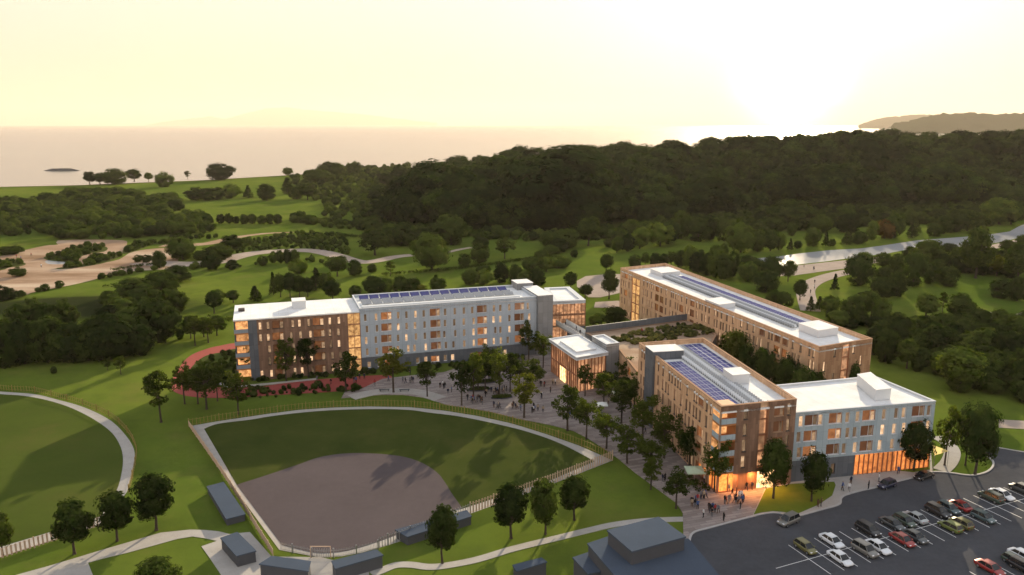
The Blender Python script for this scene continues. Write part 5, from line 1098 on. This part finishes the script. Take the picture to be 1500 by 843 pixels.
scatter_object('planting', bed, hh/10, hh/10*rng.uniform(.9, 1.5, n), rk, M['leaf_dark'], 'dark shrub planting along the foot of the left blocks and the red path', 'planting')
gpx = [G(p_[0], p_[1], GZ) for p_ in [(885,500),(935,487),(990,475),(1030,479),(1046,488),(1000,496),(945,503),(903,508)]]
rp = []
for _ in range(1500):
    x = rng.uniform(min(p[0] for p in gpx), max(p[0] for p in gpx)); y = rng.uniform(min(p[1] for p in gpx), max(p[1] for p in gpx))
    if inpoly(x, y, gpx) and math.sin(x*.55+1)*math.cos(y*.5)+rng.random()*.7 > -.05: rp.append((x, y, GZ-.1))
n = len(rp); hh = rng.uniform(.35, 1.2, n)
scatter_object('roof_planting', rp, hh/10, hh/10*rng.uniform(1.0, 1.8, n), rk, M['leaf_garden'], 'grasses and shrubs planted across the roof garden', 'planting')
# ------------------------------------------------------------------ fences
def fence(line, h, step, name, label, mat, rail=True, post_every=8, wdt=.16, smooth=4, base=None, rail_m=None):
    p = GP(line); p = catmull(p, smooth) if smooth else p; o = p[0]; root = tag(empty(name, (o[0], o[1], 0)), label, 'fence')
    # resample
    S_ = [0.0]
    for i in range(1, len(p)): S_.append(S_[-1]+math.dist(p[i], p[i-1]))
    Lt = S_[-1]; n = int(Lt/step); xs = np.interp(np.linspace(0, Lt, n+1), S_, [q[0] for q in p]); ys = np.interp(np.linspace(0, Lt, n+1), S_, [q[1] for q in p])
    pk = MB(); rls = [MB() for _ in range(2 if rail else 1)]; q = [(xs[i]-o[0], ys[i]-o[1]) for i in range(n+1)]; posts = 0; pm = MB(); pm.box(-.09, .09, -.09, .09, 0, h+.15); pme = pm.mesh('post', [M[rail_m or mat]])
    for i in range(n+1):
        a = q[max(i-1, 0)]; c = q[min(i+1, n)]; L_ = math.dist(a, c) or 1; X = ((c[0]-a[0])/L_, (c[1]-a[1])/L_, 0); Y = (-X[1], X[0], 0)
        if i % post_every == 0 and posts < 100: link('post', pme, root, (*q[i], 0)).rotation_euler = (0, 0, math.atan2(X[1], X[0])); posts += 1
        else: pk.box(-wdt/2, wdt/2, -.025, .025, .12, h, 0, X, Y, (*q[i], 0))
        if i < n:
            L2 = math.dist(q[i], q[i+1]); X2 = ((q[i+1][0]-q[i][0])/L2, (q[i+1][1]-q[i][1])/L2, 0); Y2 = (-X2[1], X2[0], 0)
            for z, rl in zip((.35, h-.25) if rail else (h-.1,), rls): pk.box(-.02, L2+.02, .018, .06, z, z+.05, 1, X2, Y2, (*q[i], 0))
    pk.build('picket_panel', [M[mat], M[rail_m or mat]], root)
    return root
fence(arc, 1.75, .8, 'picket_fence', 'golden picket fence curving around the outfield below the plaza', 'gold_metal', wdt=.11)
fence([(897,675),(851,693),(805,711),(750,731),(689,753)], 2.1, .62, 'picket_fence', 'pale lit picket fence along the right foul line', 'tan_panel', smooth=0, wdt=.26)
fence([(689,753),(640,772),(594,791),(575,797),(556,804)], 2.0, .5, 'picket_fence', 'grey picket fence beside the low dugout at the right foul line', 'steel', smooth=0, wdt=.1, rail_m='steel')
fence([(277,625),(300,658),(325,694),(352,736),(380,783),(400,815)], 1.3, .30, 'board_fence', 'low tan board fence along the left foul line', 'tan_panel', smooth=0, wdt=.285, post_every=12)
fence([(554,805),(530,811),(500,816.5),(468,818),(440,813),(411,807)], 1.5, .25, 'backstop', 'fine mesh backstop curving behind home plate', 'steel', smooth=4, wdt=.03, post_every=14)
fence([(-60,561),(0,572),(50,575),(86,584),(126,595.5),(164,613.5),(187,635),(199,657),(199.5,674),(194,702),(189,722)], 1.5, .8, 'picket_fence', 'golden picket fence around the left playing field', 'gold_metal', wdt=.10)
fence([(-60,838),(0,820),(87,791),(151,770),(186,748)], 1.8, .62, 'picket_fence', 'pale picket fence along the lower side of the left playing field', 'tan_panel', smooth=0, wdt=.26)
# gate at home plate
gx, gy = G(470, 818); root = tag(empty('gate', (gx, gy, 0)), 'small open gate behind home plate between the two dugouts', 'gate')
b = MB(); b.box(-1.6, -1.5, -.05, .05, 0, 2.0); b.box(1.5, 1.6, -.05, .05, 0, 2.0); b.box(-1.6, 1.6, -.05, .05, 1.95, 2.05); b.build('frame', M['tan_panel'], root)
for s_ in (-1, 1):
    b = MB(); [b.box(s_*(.15+.26*i)-.03, s_*(.15+.26*i)+.03, -.02, .02, .1, 1.7) for i in range(6)]; b.build('leaf', M['steel'], root)
# ------------------------------------------------------------------ car park lines and cars
q0 = Vector(G(1155, 799)); q1 = Vector(G(1217, 842)); ex = Vector(G(1282, 765))-q0; 
ld = (q1-q0).normalized(); rd = ex.normalized(); pitch = ex.length/round(ex.length/2.65); LL = (q1-q0).length
print('pitch', pitch, LL, math.degrees(math.atan2(rd.y, rd.x)), math.degrees(math.atan2(ld.y, ld.x)))
def pline(a, c, w_=.13):
    b = MB(); d_ = (c-a).normalized(); n_ = Vector((-d_.y, d_.x))*w_/2; b.quad((*(a-n_), .055), (*(c-n_), .055), (*(c+n_), .055), (*(a+n_), .055)); return b
mk = MB()
def addl(a, c, w_=.13):
    d_ = (c-a).normalized(); n_ = Vector((-d_.y, d_.x))*w_/2; mk.quad((*(a-n_), .055), (*(c-n_), .055), (*(c+n_), .055), (*(a+n_), .055))
for k in range(0, 24): a = q0+rd*pitch*k; addl(a, a+ld*LL)
mid0 = q0+ld*LL*.5; mk.quad(*[(*(mid0+rd*s_+ld*t_), .059) for s_, t_ in ((-6.5,-.06),(pitch*24,-.06),(pitch*24,.06),(-6.5,.06))])
r2 = Vector(G(1420, 838)); 
for k in range(-3, 10): a = r2+rd*pitch*k; addl(a, a+ld*LL)
for px_, py_ in ((1128,832),(1208,804)): pass
tag(mk.build('parking_bay_lines', M['paint']), 'white painted bay lines on the car park', 'markings', kind='structure')
# --- car meshes (x forward, z up)
def loft(sts, mat, name, closed_ends=True, sub=1):
    """sts: list of (x, [(y,z)...half profile from bottom-centre outwards to top-centre])"""
    V, Fc = [], []; m = len(sts[0][1]); ring = 2*m-2
    for x, pr in sts:
        full = [(y, z) for y, z in pr]+[(-y, z) for y, z in reversed(pr[1:-1])]
        V += [(x, y, z) for y, z in full]
    for i in range(len(sts)-1):
        for j in range(ring): k = (j+1) % ring; Fc.append((i*ring+j, (i+1)*ring+j, (i+1)*ring+k, i*ring+k))
    Fc.append(tuple(range(ring))); Fc.append(tuple((len(sts)-1)*ring+j for j in reversed(range(ring))))
    me = bpy.data.meshes.new(name); me.from_pydata(V, [], Fc); me.materials.append(mat); bm = bmesh.new(); bm.from_mesh(me)
    bmesh.ops.recalc_face_normals(bm, faces=bm.faces)
    if sub:
        bmesh.ops.subdivide_edges(bm, edges=bm.edges, cuts=1, use_grid_fill=True, smooth=0.6)
    bm.to_mesh(me); bm.free(); me.polygons.foreach_set('use_smooth', [True]*len(me.polygons)); return me
def carpaint(name, col, metal=.3):
    m, t, b = newmat(name); b.inputs['Base Color'].default_value = (*col, 1); b.inputs['Roughness'].default_value = .32; b.inputs['Metallic'].default_value = metal; b.inputs['Coat Weight'].default_value = .5; b.inputs['Coat Roughness'].default_value = .08
    tc_ = t.n('ShaderNodeTexCoord'); n = t.noise(tc_.outputs['Object'], 2.5, 4); t.l(t.math('MULTIPLY_ADD', n, .25, .22), b.inputs['Roughness']); return m
PAINT = {'white':carpaint('white_paint', (.62,.64,.66), 0), 'silver':carpaint('silver_paint', (.36,.38,.39)), 'grey':carpaint('grey_paint', (.17,.165,.15)), 'dark grey':carpaint('dark_grey_paint', (.055,.062,.065)), 'black':carpaint('black_paint', (.015,.015,.017)), 'red':carpaint('red_paint', (.26,.020,.018)), 'teal-grey':carpaint('teal_grey_paint', (.065,.10,.105)), 'olive':carpaint('olive_paint', (.14,.13,.04)), 'navy blue':carpaint('navy_paint', (.018,.022,.055)), 'lime green':carpaint('lime_paint', (.13,.16,.035)), 'dark green':carpaint('dark_green_paint', (.05,.075,.055))}
carglass, t_, b_ = newmat('car_glass'); b_.inputs['Base Color'].default_value = (.012,.014,.016,1); b_.inputs['Roughness'].default_value = .12
M['tyre'] = plain('tyre_rubber', (.02,.02,.02), .85); M['rim'] = plain('rim_alloy', (.35,.35,.36), .35, metal=.8)
M['headlamp'] = plain('headlamp_lens', (.65,.66,.68), .15); M['taillamp'] = plain('taillamp_lens', (.30,.012,.010), .25)
SPEC = {'saloon':(4.6, .90, .52, .88, 1.42, (-1.75,-1.0,.55,1.25)), 'hatchback':(4.2, .88, .54, .92, 1.50, (-1.95,-1.6,.45,1.15)), 'suv':(4.6, .94, .60, 1.02, 1.70, (-2.15,-1.85,.60,1.25))}
CARM = {}
for kd, (Lc, W_2, zb_, zt_, zr_, cb) in SPEC.items():
    h2_ = Lc/2
    def st(x, w_, z0_, zs, ztop): return (x, [(0,z0_),(w_*.82,z0_),(w_,z0_+.14),(w_,zs),(w_*.93,ztop-.03),(w_*.6,ztop),(0,ztop+.015)])
    body = loft([st(-h2_, W_2*.80, .38, .62, .78), st(-h2_+.12, W_2*.93, .28, zb_+.06, zt_-.02), st(-h2_*.62, W_2, .24, zb_+.08, zt_+.02), st(0, W_2, .22, zb_+.05, zt_), st(h2_*.42, W_2, .22, zb_+.04, zt_-.03), st(h2_*.72, W_2*.98, .24, zb_, zt_-.12), st(h2_-.12, W_2*.90, .28, zb_-.04, zt_-.24), st(h2_, W_2*.74, .38, .50, .60)], PAINT['white'], 'body')
    def P_(x, w_, z): return [(x, w_, z), (x, -w_, z)]
    x0, x1, x2, x3 = cb; wb_2, wr = W_2*.90, W_2*.70; z1_ = zt_-.01
    def m1(fcs, nm, mat):
        b = MB(); [b.quad(*f) for f in fcs]; return b.mesh(nm, [mat])
    TL = lambda x, s_: (x, s_*wr, zr_); BL = lambda x, s_: (x, s_*wb_2, z1_)
    ws_ = m1([(BL(x3,-1), BL(x3,1), TL(x2,1), TL(x2,-1))], 'windscreen', carglass); rw_ = m1([(BL(x0,1), BL(x0,-1), TL(x1,-1), TL(x1,1))], 'rear_window', carglass)
    sd_ = [m1([(BL(x0,s_), BL(x3,s_), TL(x2,s_), TL(x1,s_))], 'side_window', carglass) for s_ in (-1, 1)]
    rb = MB(); k_ = .04
    rb.quad(*[(x, y, zr_+k_*.5) for x, y in ((x1,-wr),(x2,-wr),(x2,wr),(x1,wr))])
    rb.quad((x1+.2,-wr*.8,zr_+.05),(x2-.2,-wr*.8,zr_+.05),(x2-.2,wr*.8,zr_+.05),(x1+.2,wr*.8,zr_+.05))
    for s_ in (-1, 1):
        for (xa, xb) in ((x3, x2), (x0, x1), ((x0+x3)/2, (x1+x2)/2)):
            a = Vector(BL(xa, s_*1.01)); c_ = Vector(TL(xb, s_*1.01)); rb.tube(a, c_, .045, .035, 4)
        rb.tube((x1, s_*wr, zr_), (x2, s_*wr, zr_), .05, .05, 4); rb.box(x3-.25, x3-.05, *(sorted((s_*(W_2+.0), s_*(W_2+.16)))), zt_, zt_+.13)
    rf_ = rb.mesh('roof', [PAINT['white']])
    ty = MB(); ty.tube((0,-.11,0), (0,.11,0), .33, .33, 16); ty.tube((0,.11,0), (0,-.11,0), .33, .33, 16); tyre = ty.mesh('tyre', [M['tyre']])
    rmm = MB(); rmm.tube((0,-.12,0), (0,.12,0), .20, .20, 10); rmm.tube((0,.12,0), (0,-.12,0), .20, .20, 10); rim = rmm.mesh('rim', [M['rim']])
    hl = MB(); hl.box(-.16, .05, -.16, .16, -.06, .06); hlm = hl.mesh('headlight', [M['headlamp']]); tl_ = MB(); tl_.box(-.04, .12, -.17, .17, -.07, .07); tlm = tl_.mesh('tail_light', [M['taillamp']])
    CARM[kd] = (body, ws_, rw_, sd_, rf_, tyre, rim, hlm, tlm, h2_, W_2, zt_)
def put_car(x, y, ang, kd, col, label, group=None, roofcol=None):
    body, ws_, rw_, sd_, rf_, tyre, rim, hlm, tlm, h2_, W_2, zt_ = CARM[kd]; o = tag(empty('car', (x, y, .05), ang), label, 'car', group); o.scale = (.94, .94, .94)
    b_ = link('body', body, o); b_.material_slots[0].link = 'OBJECT'; b_.material_slots[0].material = PAINT[col]
    r_ = link('roof', rf_, o); r_.material_slots[0].link = 'OBJECT'; r_.material_slots[0].material = PAINT[roofcol or col]
    link('windscreen', ws_, o); link('rear_window', rw_, o); [link('side_window', s_, o) for s_ in sd_]
    for sx_ in (-1, 1):
        for sy_ in (-1, 1):
            w_ = link('wheel', tyre, o, (sx_*h2_*.62, sy_*(W_2-.10), .33)); link('rim', rim, w_)
    for sy_ in (-1, 1): link('headlight', hlm, o, (h2_-.10, sy_*W_2*.62, zt_-.26)); link('tail_light', tlm, o, (-h2_+.04, sy_*W_2*.66, zt_-.16))
cz = lambda x, y: (1100+x/3.75, 650+y/3.75)
cars = [ (300,572,'hatchback','olive',1),(440,532,'saloon','white',1),(645,484,'suv','black',1),(778,442,'saloon','dark grey',1),(850,428,'hatchback','dark green',1),(908,412,'saloon','silver',1),(1038,378,'suv','black',1),(1098,352,'hatchback','teal-grey',1),(1150,334,'saloon','red',1),(1275,300,'suv','dark green',1),(1330,296,'saloon','white',1),(1475,238,'suv','dark grey',1),
 (490,638,'saloon','white',0),(637,592,'suv','grey',0),(712,582,'saloon','white',0),(838,528,'saloon','red',0),(910,515,'saloon','dark grey',0),(1093,468,'hatchback','lime green',0),(1160,440,'hatchback','olive',0),(1290,408,'hatchback','teal-grey',0)]
used = set(); rows = {0: [], 1: []}
for (x, y, kd, col, up) in cars:
    g = Vector(G(*cz(x, y+6))); v = g-q0; A_m = Matrix(((rd.x, ld.x), (rd.y, ld.y))).inverted() @ v; k = int(math.floor(A_m[0]/pitch))
    while (k, up) in used: k += 1
    used.add((k, up)); rows[up].append((k, kd, col))
jr = random.Random(3)
for up in (1, 0):
    cnt = {}
    for n_, (k, kd, col) in enumerate(sorted(rows[up])):
        t__ = .26 if up else .74; c_ = q0+rd*pitch*(k+.5)+ld*(LL*t__+jr.uniform(-.15, .15)); ang = math.atan2(ld.y, ld.x)+R(jr.uniform(-2, 2))+(0 if jr.random() < .75 else math.pi)
        put_car(c_.x, c_.y, ang, kd, col, f"{col} {'SUV' if kd == 'suv' else kd}, {ordw(n_)} car from left in the {'far' if up else 'near'} row of parked cars", 'cars parked in the bays')
for (x, y, kd, col, rc, lab) in ((1310,700,'saloon','red','dark grey','red car partly out of frame, left one of the cars at bottom right'),(1452,668,'hatchback','dark green',None,'dark green hatchback at bottom right beside the white car'),(1492,635,'saloon','white',None,'white saloon at the right edge of the bottom right row'),(1495,700,'suv','black',None,'black SUV in the bottom right corner')):
    g = G(*cz(x, y)); put_car(g[0], g[1], math.atan2(ld.y, ld.x), kd, col, lab, 'cars parked in the bays')
for (x, y, kd, col, a_, b__, lab) in ((205,440,'suv','grey',(140,465),(270,410),'grey SUV driving across the empty part of the car park'),(745,240,'hatchback','navy blue',(685,262),(800,222),'navy blue hatchback waiting at the kerb before the blue-grey wing'),(948,192,'saloon','black',(895,208),(1000,178),'black saloon standing at the kerb right of the navy hatchback')):
    g = Vector(G(*cz(x, y))); d_ = Vector(G(*cz(*a_)))-Vector(G(*cz(*b__))); put_car(g.x, g.y, math.atan2(d_.y, d_.x), kd, col, lab)
# ------------------------------------------------------------------ people
skin = plain('skin', (.36,.21,.14), .6, var=.05); hairm = plain('hair', (.03,.02,.014), .8)
CL = {'black':plain('cloth_black', (.015,.015,.018), .9), 'navy':plain('cloth_navy', (.02,.025,.05), .9), 'white':plain('cloth_white', (.60,.60,.60), .9), 'grey':plain('cloth_grey', (.14,.14,.15), .9), 'red':plain('cloth_red', (.30,.04,.04), .9), 'blue':plain('cloth_blue', (.05,.09,.22), .9), 'beige':plain('cloth_beige', (.36,.28,.2), .9), 'brown':plain('cloth_brown', (.09,.05,.035), .9)}
def person_mesh(pose, seed):
    rr = random.Random(seed)
    st_ = {'standing':(.02,-.02,.04,.04), 'walking':(.30,-.26,-.22,.24), 'talking':(.03,-.03,.30,.06), 'strolling':(-.20,.22,.16,-.18)}[pose]
    fl, fr, al, ar = st_
    J = [((0,0,.95),.13),((0,0,1.15),.125),((0,0,1.36),.15),((0,0,1.49),.06),((0.01,0,1.58),.075),((0.01,0,1.69),.085),
         ((0,.10,.88),.095),((fl*.5,.11,.50),.068),((fl,.11,.09),.045),((fl+.15,.12,.04),.035),
         ((0,-.10,.88),.095),((fr*.5,-.11,.50),.068),((fr,-.11,.09),.045),((fr+.15,-.12,.04),.035),
         ((0,.19,1.40),.06),((al*.3,.235,1.14),.045),((al+.06,.22,.90 if al < .28 else 1.12),.035),((al+.09,.215,.80 if al < .28 else 1.16),.038),
         ((0,-.19,1.40),.06),((ar*.3,-.235,1.14),.045),((ar+.06,-.22,.90),.035),((ar+.09,-.215,.80),.038)]
    E_ = [(0,1),(1,2),(2,3),(3,4),(4,5),(0,6),(6,7),(7,8),(8,9),(0,10),(10,11),(11,12),(12,13),(2,14),(14,15),(15,16),(16,17),(2,18),(18,19),(19,20),(20,21)]
    me = bpy.data.meshes.new('tmp'); me.from_pydata([j[0] for j in J], E_, []); o = bpy.data.objects.new('tmp', me); COL.objects.link(o)
    o.modifiers.new('s', 'SKIN'); sv = me.skin_vertices[0].data
    for i, j in enumerate(J): sv[i].radius = (j[1], j[1])
    sv[0].use_root = True; sb = o.modifiers.new('u', 'SUBSURF'); sb.levels = 1; sb.render_levels = 1
    dg = bpy.context.evaluated_depsgraph_get(); r_ = bpy.data.meshes.new_from_object(o.evaluated_get(dg)); r_.name = 'person_'+pose
    bpy.data.objects.remove(o); bpy.data.meshes.remove(me); r_.materials.clear()
    for m in (skin, CL['black'], CL['navy'], hairm): r_.materials.append(m)
    for f in r_.polygons:
        c_ = f.center
        if c_.z > 1.50: f.material_index = 3 if (c_.z > 1.69 or c_.x < -.01) else 0
        elif abs(c_.y) > .17 and c_.z < .86+.32*(al > .28 and c_.y > 0): f.material_index = 0
        elif c_.z < .07: f.material_index = 3
        elif c_.z < .93 and abs(c_.y) < .18: f.material_index = 2
        else: f.material_index = 1
        f.use_smooth = True
    return r_
PM = {p: [person_mesh(p, i) for i in range(1)] for p in ('standing', 'walking', 'talking', 'strolling')}
pr = random.Random(9)
def people(pts, phrase, group, z=.12, cols=None, extra=0):
    pts = [tuple(p) for p in pts]; pts += [(p[0]+pr.uniform(-7, 7), p[1]+pr.uniform(-3.5, 3.5)) for p in pr.choices(pts, k=extra)]
    seen = {}; L_ = []
    for i, p in enumerate(sorted(pts)):
        top = (cols or [None]*99)[i % 99] if cols else None; top = top or pr.choice(['black','black','navy','black','grey','white','brown','red','blue','beige','black']); L_.append((p, top))
    cnt = {}
    for p, c_ in L_: cnt[c_] = cnt.get(c_, 0)+1
    for p, c_ in L_:
        i = seen.get(c_, 0); seen[c_] = i+1; pose = pr.choice(['standing','standing','walking','talking','strolling']); g = G(p[0], p[1], z)
        o = link('person', PM[pose][0]); o.location = (g[0], g[1], z); o.rotation_euler = (0, 0, pr.random()*6.28); s_ = pr.uniform(.94, 1.06); o.scale = (s_*1.12, s_*1.12, s_*1.03)
        for si, m in ((1, CL[c_]), (2, CL[pr.choice(['black','navy','grey','black','brown'])])): o.material_slots[si].link = 'OBJECT'; o.material_slots[si].material = m
        tag(o, f"person in a {c_} top {phrase}" if cnt[c_] == 1 else f"person in a {c_} top, {ordw(i)} such from left {phrase}", 'person', group)
people(ZM(600,500,5.77,[(290,405),(325,450),(300,395),(490,500),(525,515),(545,520),(535,505),(570,515),(580,500),(595,510),(615,520),(640,470),(650,455),(712,450),(735,450),(725,440),(800,420),(820,425),(740,575),(762,570),(750,565),(870,575),(895,575),(908,578),(940,590),(1045,600),(1055,595),(1085,590),(1128,603)]), 'on the plaza near the curved fence', 'people on the plaza', extra=16)
people(ZM(600,500,5.77,[(1113,485),(1190,437),(1137,390),(1110,385),(1210,370),(1232,370),(660,290),(685,310),(725,310),(5,290),(5,355),(20,345)]), 'on the plaza toward the glass hall', 'people nearer the glass hall', extra=4)
people(ZM(800,520,5.27,[(410,430),(440,425),(425,428),(180,490),(200,495),(218,490),(195,485),(765,610),(480,380),(560,590),(700,640)]), 'in the shade of the promenade trees', 'people on the promenade')
people(ZM(820,640,4.153,[(803,418),(822,430),(838,440),(825,405),(858,380),(876,378),(873,492),(907,450),(928,455),(925,487),(965,465),(996,515),(1012,410),(1030,405),(1062,405),(1068,395),(1085,410),(1098,440),(1090,385),(1118,400),(1075,350),(1100,375),(1130,312),(1153,312),(1028,335),(1045,320),(1010,305),(1020,300),(625,275),(640,272),(878,280)]), 'before the lit entrance', 'people before the lit entrance', extra=16)
people(ZM(1120,530,3.947,[(652,625),(657,618),(498,710),(449,745),(488,748),(600,738),(660,695),(772,650),(325,838),(308,842)]), 'on the pavement by the car park', 'people on the pavement by the car park')
people(ZM(330,400,4.015,[(540,640),(622,655),(758,645),(770,648),(790,625),(818,625),(960,640),(1045,645),(1060,650),(879,665)]), 'on the red path', 'people on the red path')
people(ZM(1000,300,5.77,[(1112,550),(1112,712),(1080,750),(1115,665),(1025,530),(1105,552)]), 'on the riverside path', 'people on the riverside path', .07)
people(ZM(0,330,5.77,[(265,262),(350,358),(140,275),(178,290)]), 'on the sandy walks', 'people on the sandy walks', .06)
bx, by = bridge[0], bridge[1]
for i, (t__, c_) in enumerate(((.18,'black'),(.42,'navy'),(.62,'black'),(.86,'white'))):
    p = lerp(bx, by, t__); o = link('person', PM['walking'][0]); o.location = (p[0]+(.5 if i % 2 else -.4), p[1], BZ); o.rotation_euler = (0, 0, -.9+i); 
    for si, m in ((1, CL[c_]), (2, CL['navy'])): o.material_slots[si].link = 'OBJECT'; o.material_slots[si].material = m
    tag(o, f"person in {c_}, {ordw(i)} from the pavilion end of the footbridge", 'person', 'people crossing the footbridge')
people([(940,489),(944,489),(985,485),(990,487),(983,488)], 'in the roof garden', 'people in the roof garden', GZ-.08)
# ------------------------------------------------------------------ benches, hedges, planters, parasol
def bench(px, py, label, ang=R(8)):
    x, y = G(px, py); o = tag(empty('bench', (x, y, .14), ang), label, 'bench', 'benches beside the curved path')
    b = MB(); [b.box(-1.3, 1.3, -.3+.16*i, -.3+.16*i+.12, .40, .46) for i in range(4)]; b.build('seat', M['slate_wall'], o)
    for s_ in (-1, 1): b = MB(); b.box(s_*1.0-.08, s_*1.0+.08, -.26, .26, 0, .395); b.build('leg', M['slate_wall'], o)
bench(563, 574, 'dark slatted bench at the left on the pale curved path'); bench(592.5, 574, 'dark slatted bench at the right on the pale curved path')
def hedge(line, wd, h, label, leaf='leaf_dark', z=.1, name='hedge', k=3, dens=26):
    p = catmull(GP(line), k); o = p[0]; r = np.random.default_rng(int(abs(o[0])*7) % 1000); cs, rs = [], []
    for i in range(len(p)-1):
        L_ = math.dist(p[i], p[i+1]); n = max(2, int(L_*wd*1.6))
        for _ in range(n):
            t__ = r.random(); dx, dy = p[i+1][0]-p[i][0], p[i+1][1]-p[i][1]; s_ = (r.random()-.5)*wd
            cs.append((p[i][0]+dx*t__-dy/L_*s_-o[0], p[i][1]+dy*t__+dx/L_*s_-o[1], h*.55+(r.random()-.5)*h*.35)); rs.append(h*.45*(.8+.5*r.random()))
    V, Fq = leaf_cloud(cs, rs, [dens]*len(cs), .16+.05*h, r, .4, (0,0,0)); V[:, 2] = np.maximum(V[:, 2], .02)
    root = tag(empty(name, (o[0], o[1], z)), label, 'hedge' if name == 'hedge' else 'planter'); link('foliage', arrays_mesh('foliage', V, Fq, [M[leaf]]), root); return root
hedge([(966,638),(980,650),(996,664)], 2.4, 1.3, 'dark clipped hedge in the middle of the promenade', )
hedge([(1001,700),(1015,711),(1034,724)], 1.8, 1.2, 'dark low hedge running from the green parasol to the entrance plaza')
hedge([(230,496),(262,487),(300,477),(330,473),(342,472)], 2.5, 2.0, 'long rough hedge at the top of the left lawn', dens=20)
hedge([(165,398),(205,392),(232,389)], 2.2, 1.6, 'low hedge along the sandy walk above the mound', dens=16)
hedge([(560,404),(620,400),(700,392),(760,383),(810,377)], 2.6, 1.5, 'long low hedge crossing the park behind the grey block', dens=16)
hedge([(500,347),(540,350),(600,356)], 2.5, 2.0, 'low hedge beside the end of the long winding path', dens=16)
hedge([(150,421),(165,419),(180,417)], 1.2, 1.0, 'short hedge piece on top of the mown mound', dens=16)
for (px_, py_, wpx, lab) in ((702,572,34,'left oval planter bed on the plaza'),(735,583.5,32,'front right oval planter bed on the plaza'),(712,561,30,'rear oval planter bed on the plaza')):
    x, y = G(px_, py_); rx = wpx*MPP(py_)/2; o = tag(empty('planter', (x, y, .12), R(12)), lab, 'planter', 'oval planter beds on the plaza'); pts = [(rx*math.cos(a), rx*.42*math.sin(a)) for a in np.linspace(0, 2*math.pi, 25)[:-1]]
    b = MB(); b.prism(pts, 0, .22); b.build('rim', M['slate_wall'], o); b = MB(); b.prism([(a*.93, c_*.9) for a, c_ in pts], .2, .27); b.build('soil', M['planting'], o)
    r = np.random.default_rng(int(px_)); cs = [(a[0]*q, a[1]*q, .45) for a in pts for q in (.2, .55, .8)]; V, Fq = leaf_cloud(cs, [.35]*len(cs), [26]*len(cs), .13, r, .4, (0,0,0)); V[:, 2] = np.maximum(V[:, 2], .25); link('plants', arrays_mesh('plants', V, Fq, [M['leaf_dark']]), o)
def parasol(px_, py_, wd, mat, label):
    x, y = G(px_, py_); o = tag(empty('parasol', (x, y, .12)), label, 'parasol'); b = MB(); b.tube((0,0,0), (0,0,2.7), .04, .04); b.build('pole', M['steel'], o); b = MB(); b.tube((0,0,0), (0,0,.1), .35, .3, 12); b.build('base', M['slate_wall'], o)
    b = MB(); a_ = wd/2; c4 = [(-a_,-a_,2.2),(a_,-a_,2.2),(a_,a_,2.2),(-a_,a_,2.2)]
    for i in range(4):
        p_, q_ = c4[i], c4[(i+1) % 4]; b.f.append((len(b.v), len(b.v)+1, len(b.v)+2)); b.v += [p_, q_, (0,0,2.75)]; b.m.append(0); b.uv += [(0,0)]*3; b.quad((p_[0],p_[1],2.0), (q_[0],q_[1],2.0), q_, p_)
    b.build('canopy_or_patch', mat, o)
parasol(1017, 705, 3.4, plain('pale_green_canvas', (.42,.50,.36), .8), 'pale green square parasol on the promenade by the copper block')
parasol(905, 588, 2.6, plain('cream_canvas', (.62,.60,.52), .8), 'cream parasol among the promenade trees by the glass hall')
parasol(882, 606, 2.4, plain('white_canvas', (.66,.66,.62), .8), 'small white parasol among the promenade trees further left')
# lobby and hall lamps
def lamp(name, x, y, z, e, col=(1, .55, .22), size=1.2):
    l = bpy.data.lights.new(name, 'AREA'); l.energy = e; l.color = col; l.size = size; o = bpy.data.objects.new(name, l); COL.objects.link(o); o.location = (x, y, z); return o
for nm, p in (('entrance_lamp', CF(s1+.5, -1.2)), ('entrance_lamp', CF(3.0, -1.0)), ('entrance_lamp', CF(7.0, -1.0))): lamp(nm, p[0], p[1], 3.5, 190, (1, .36, .09))
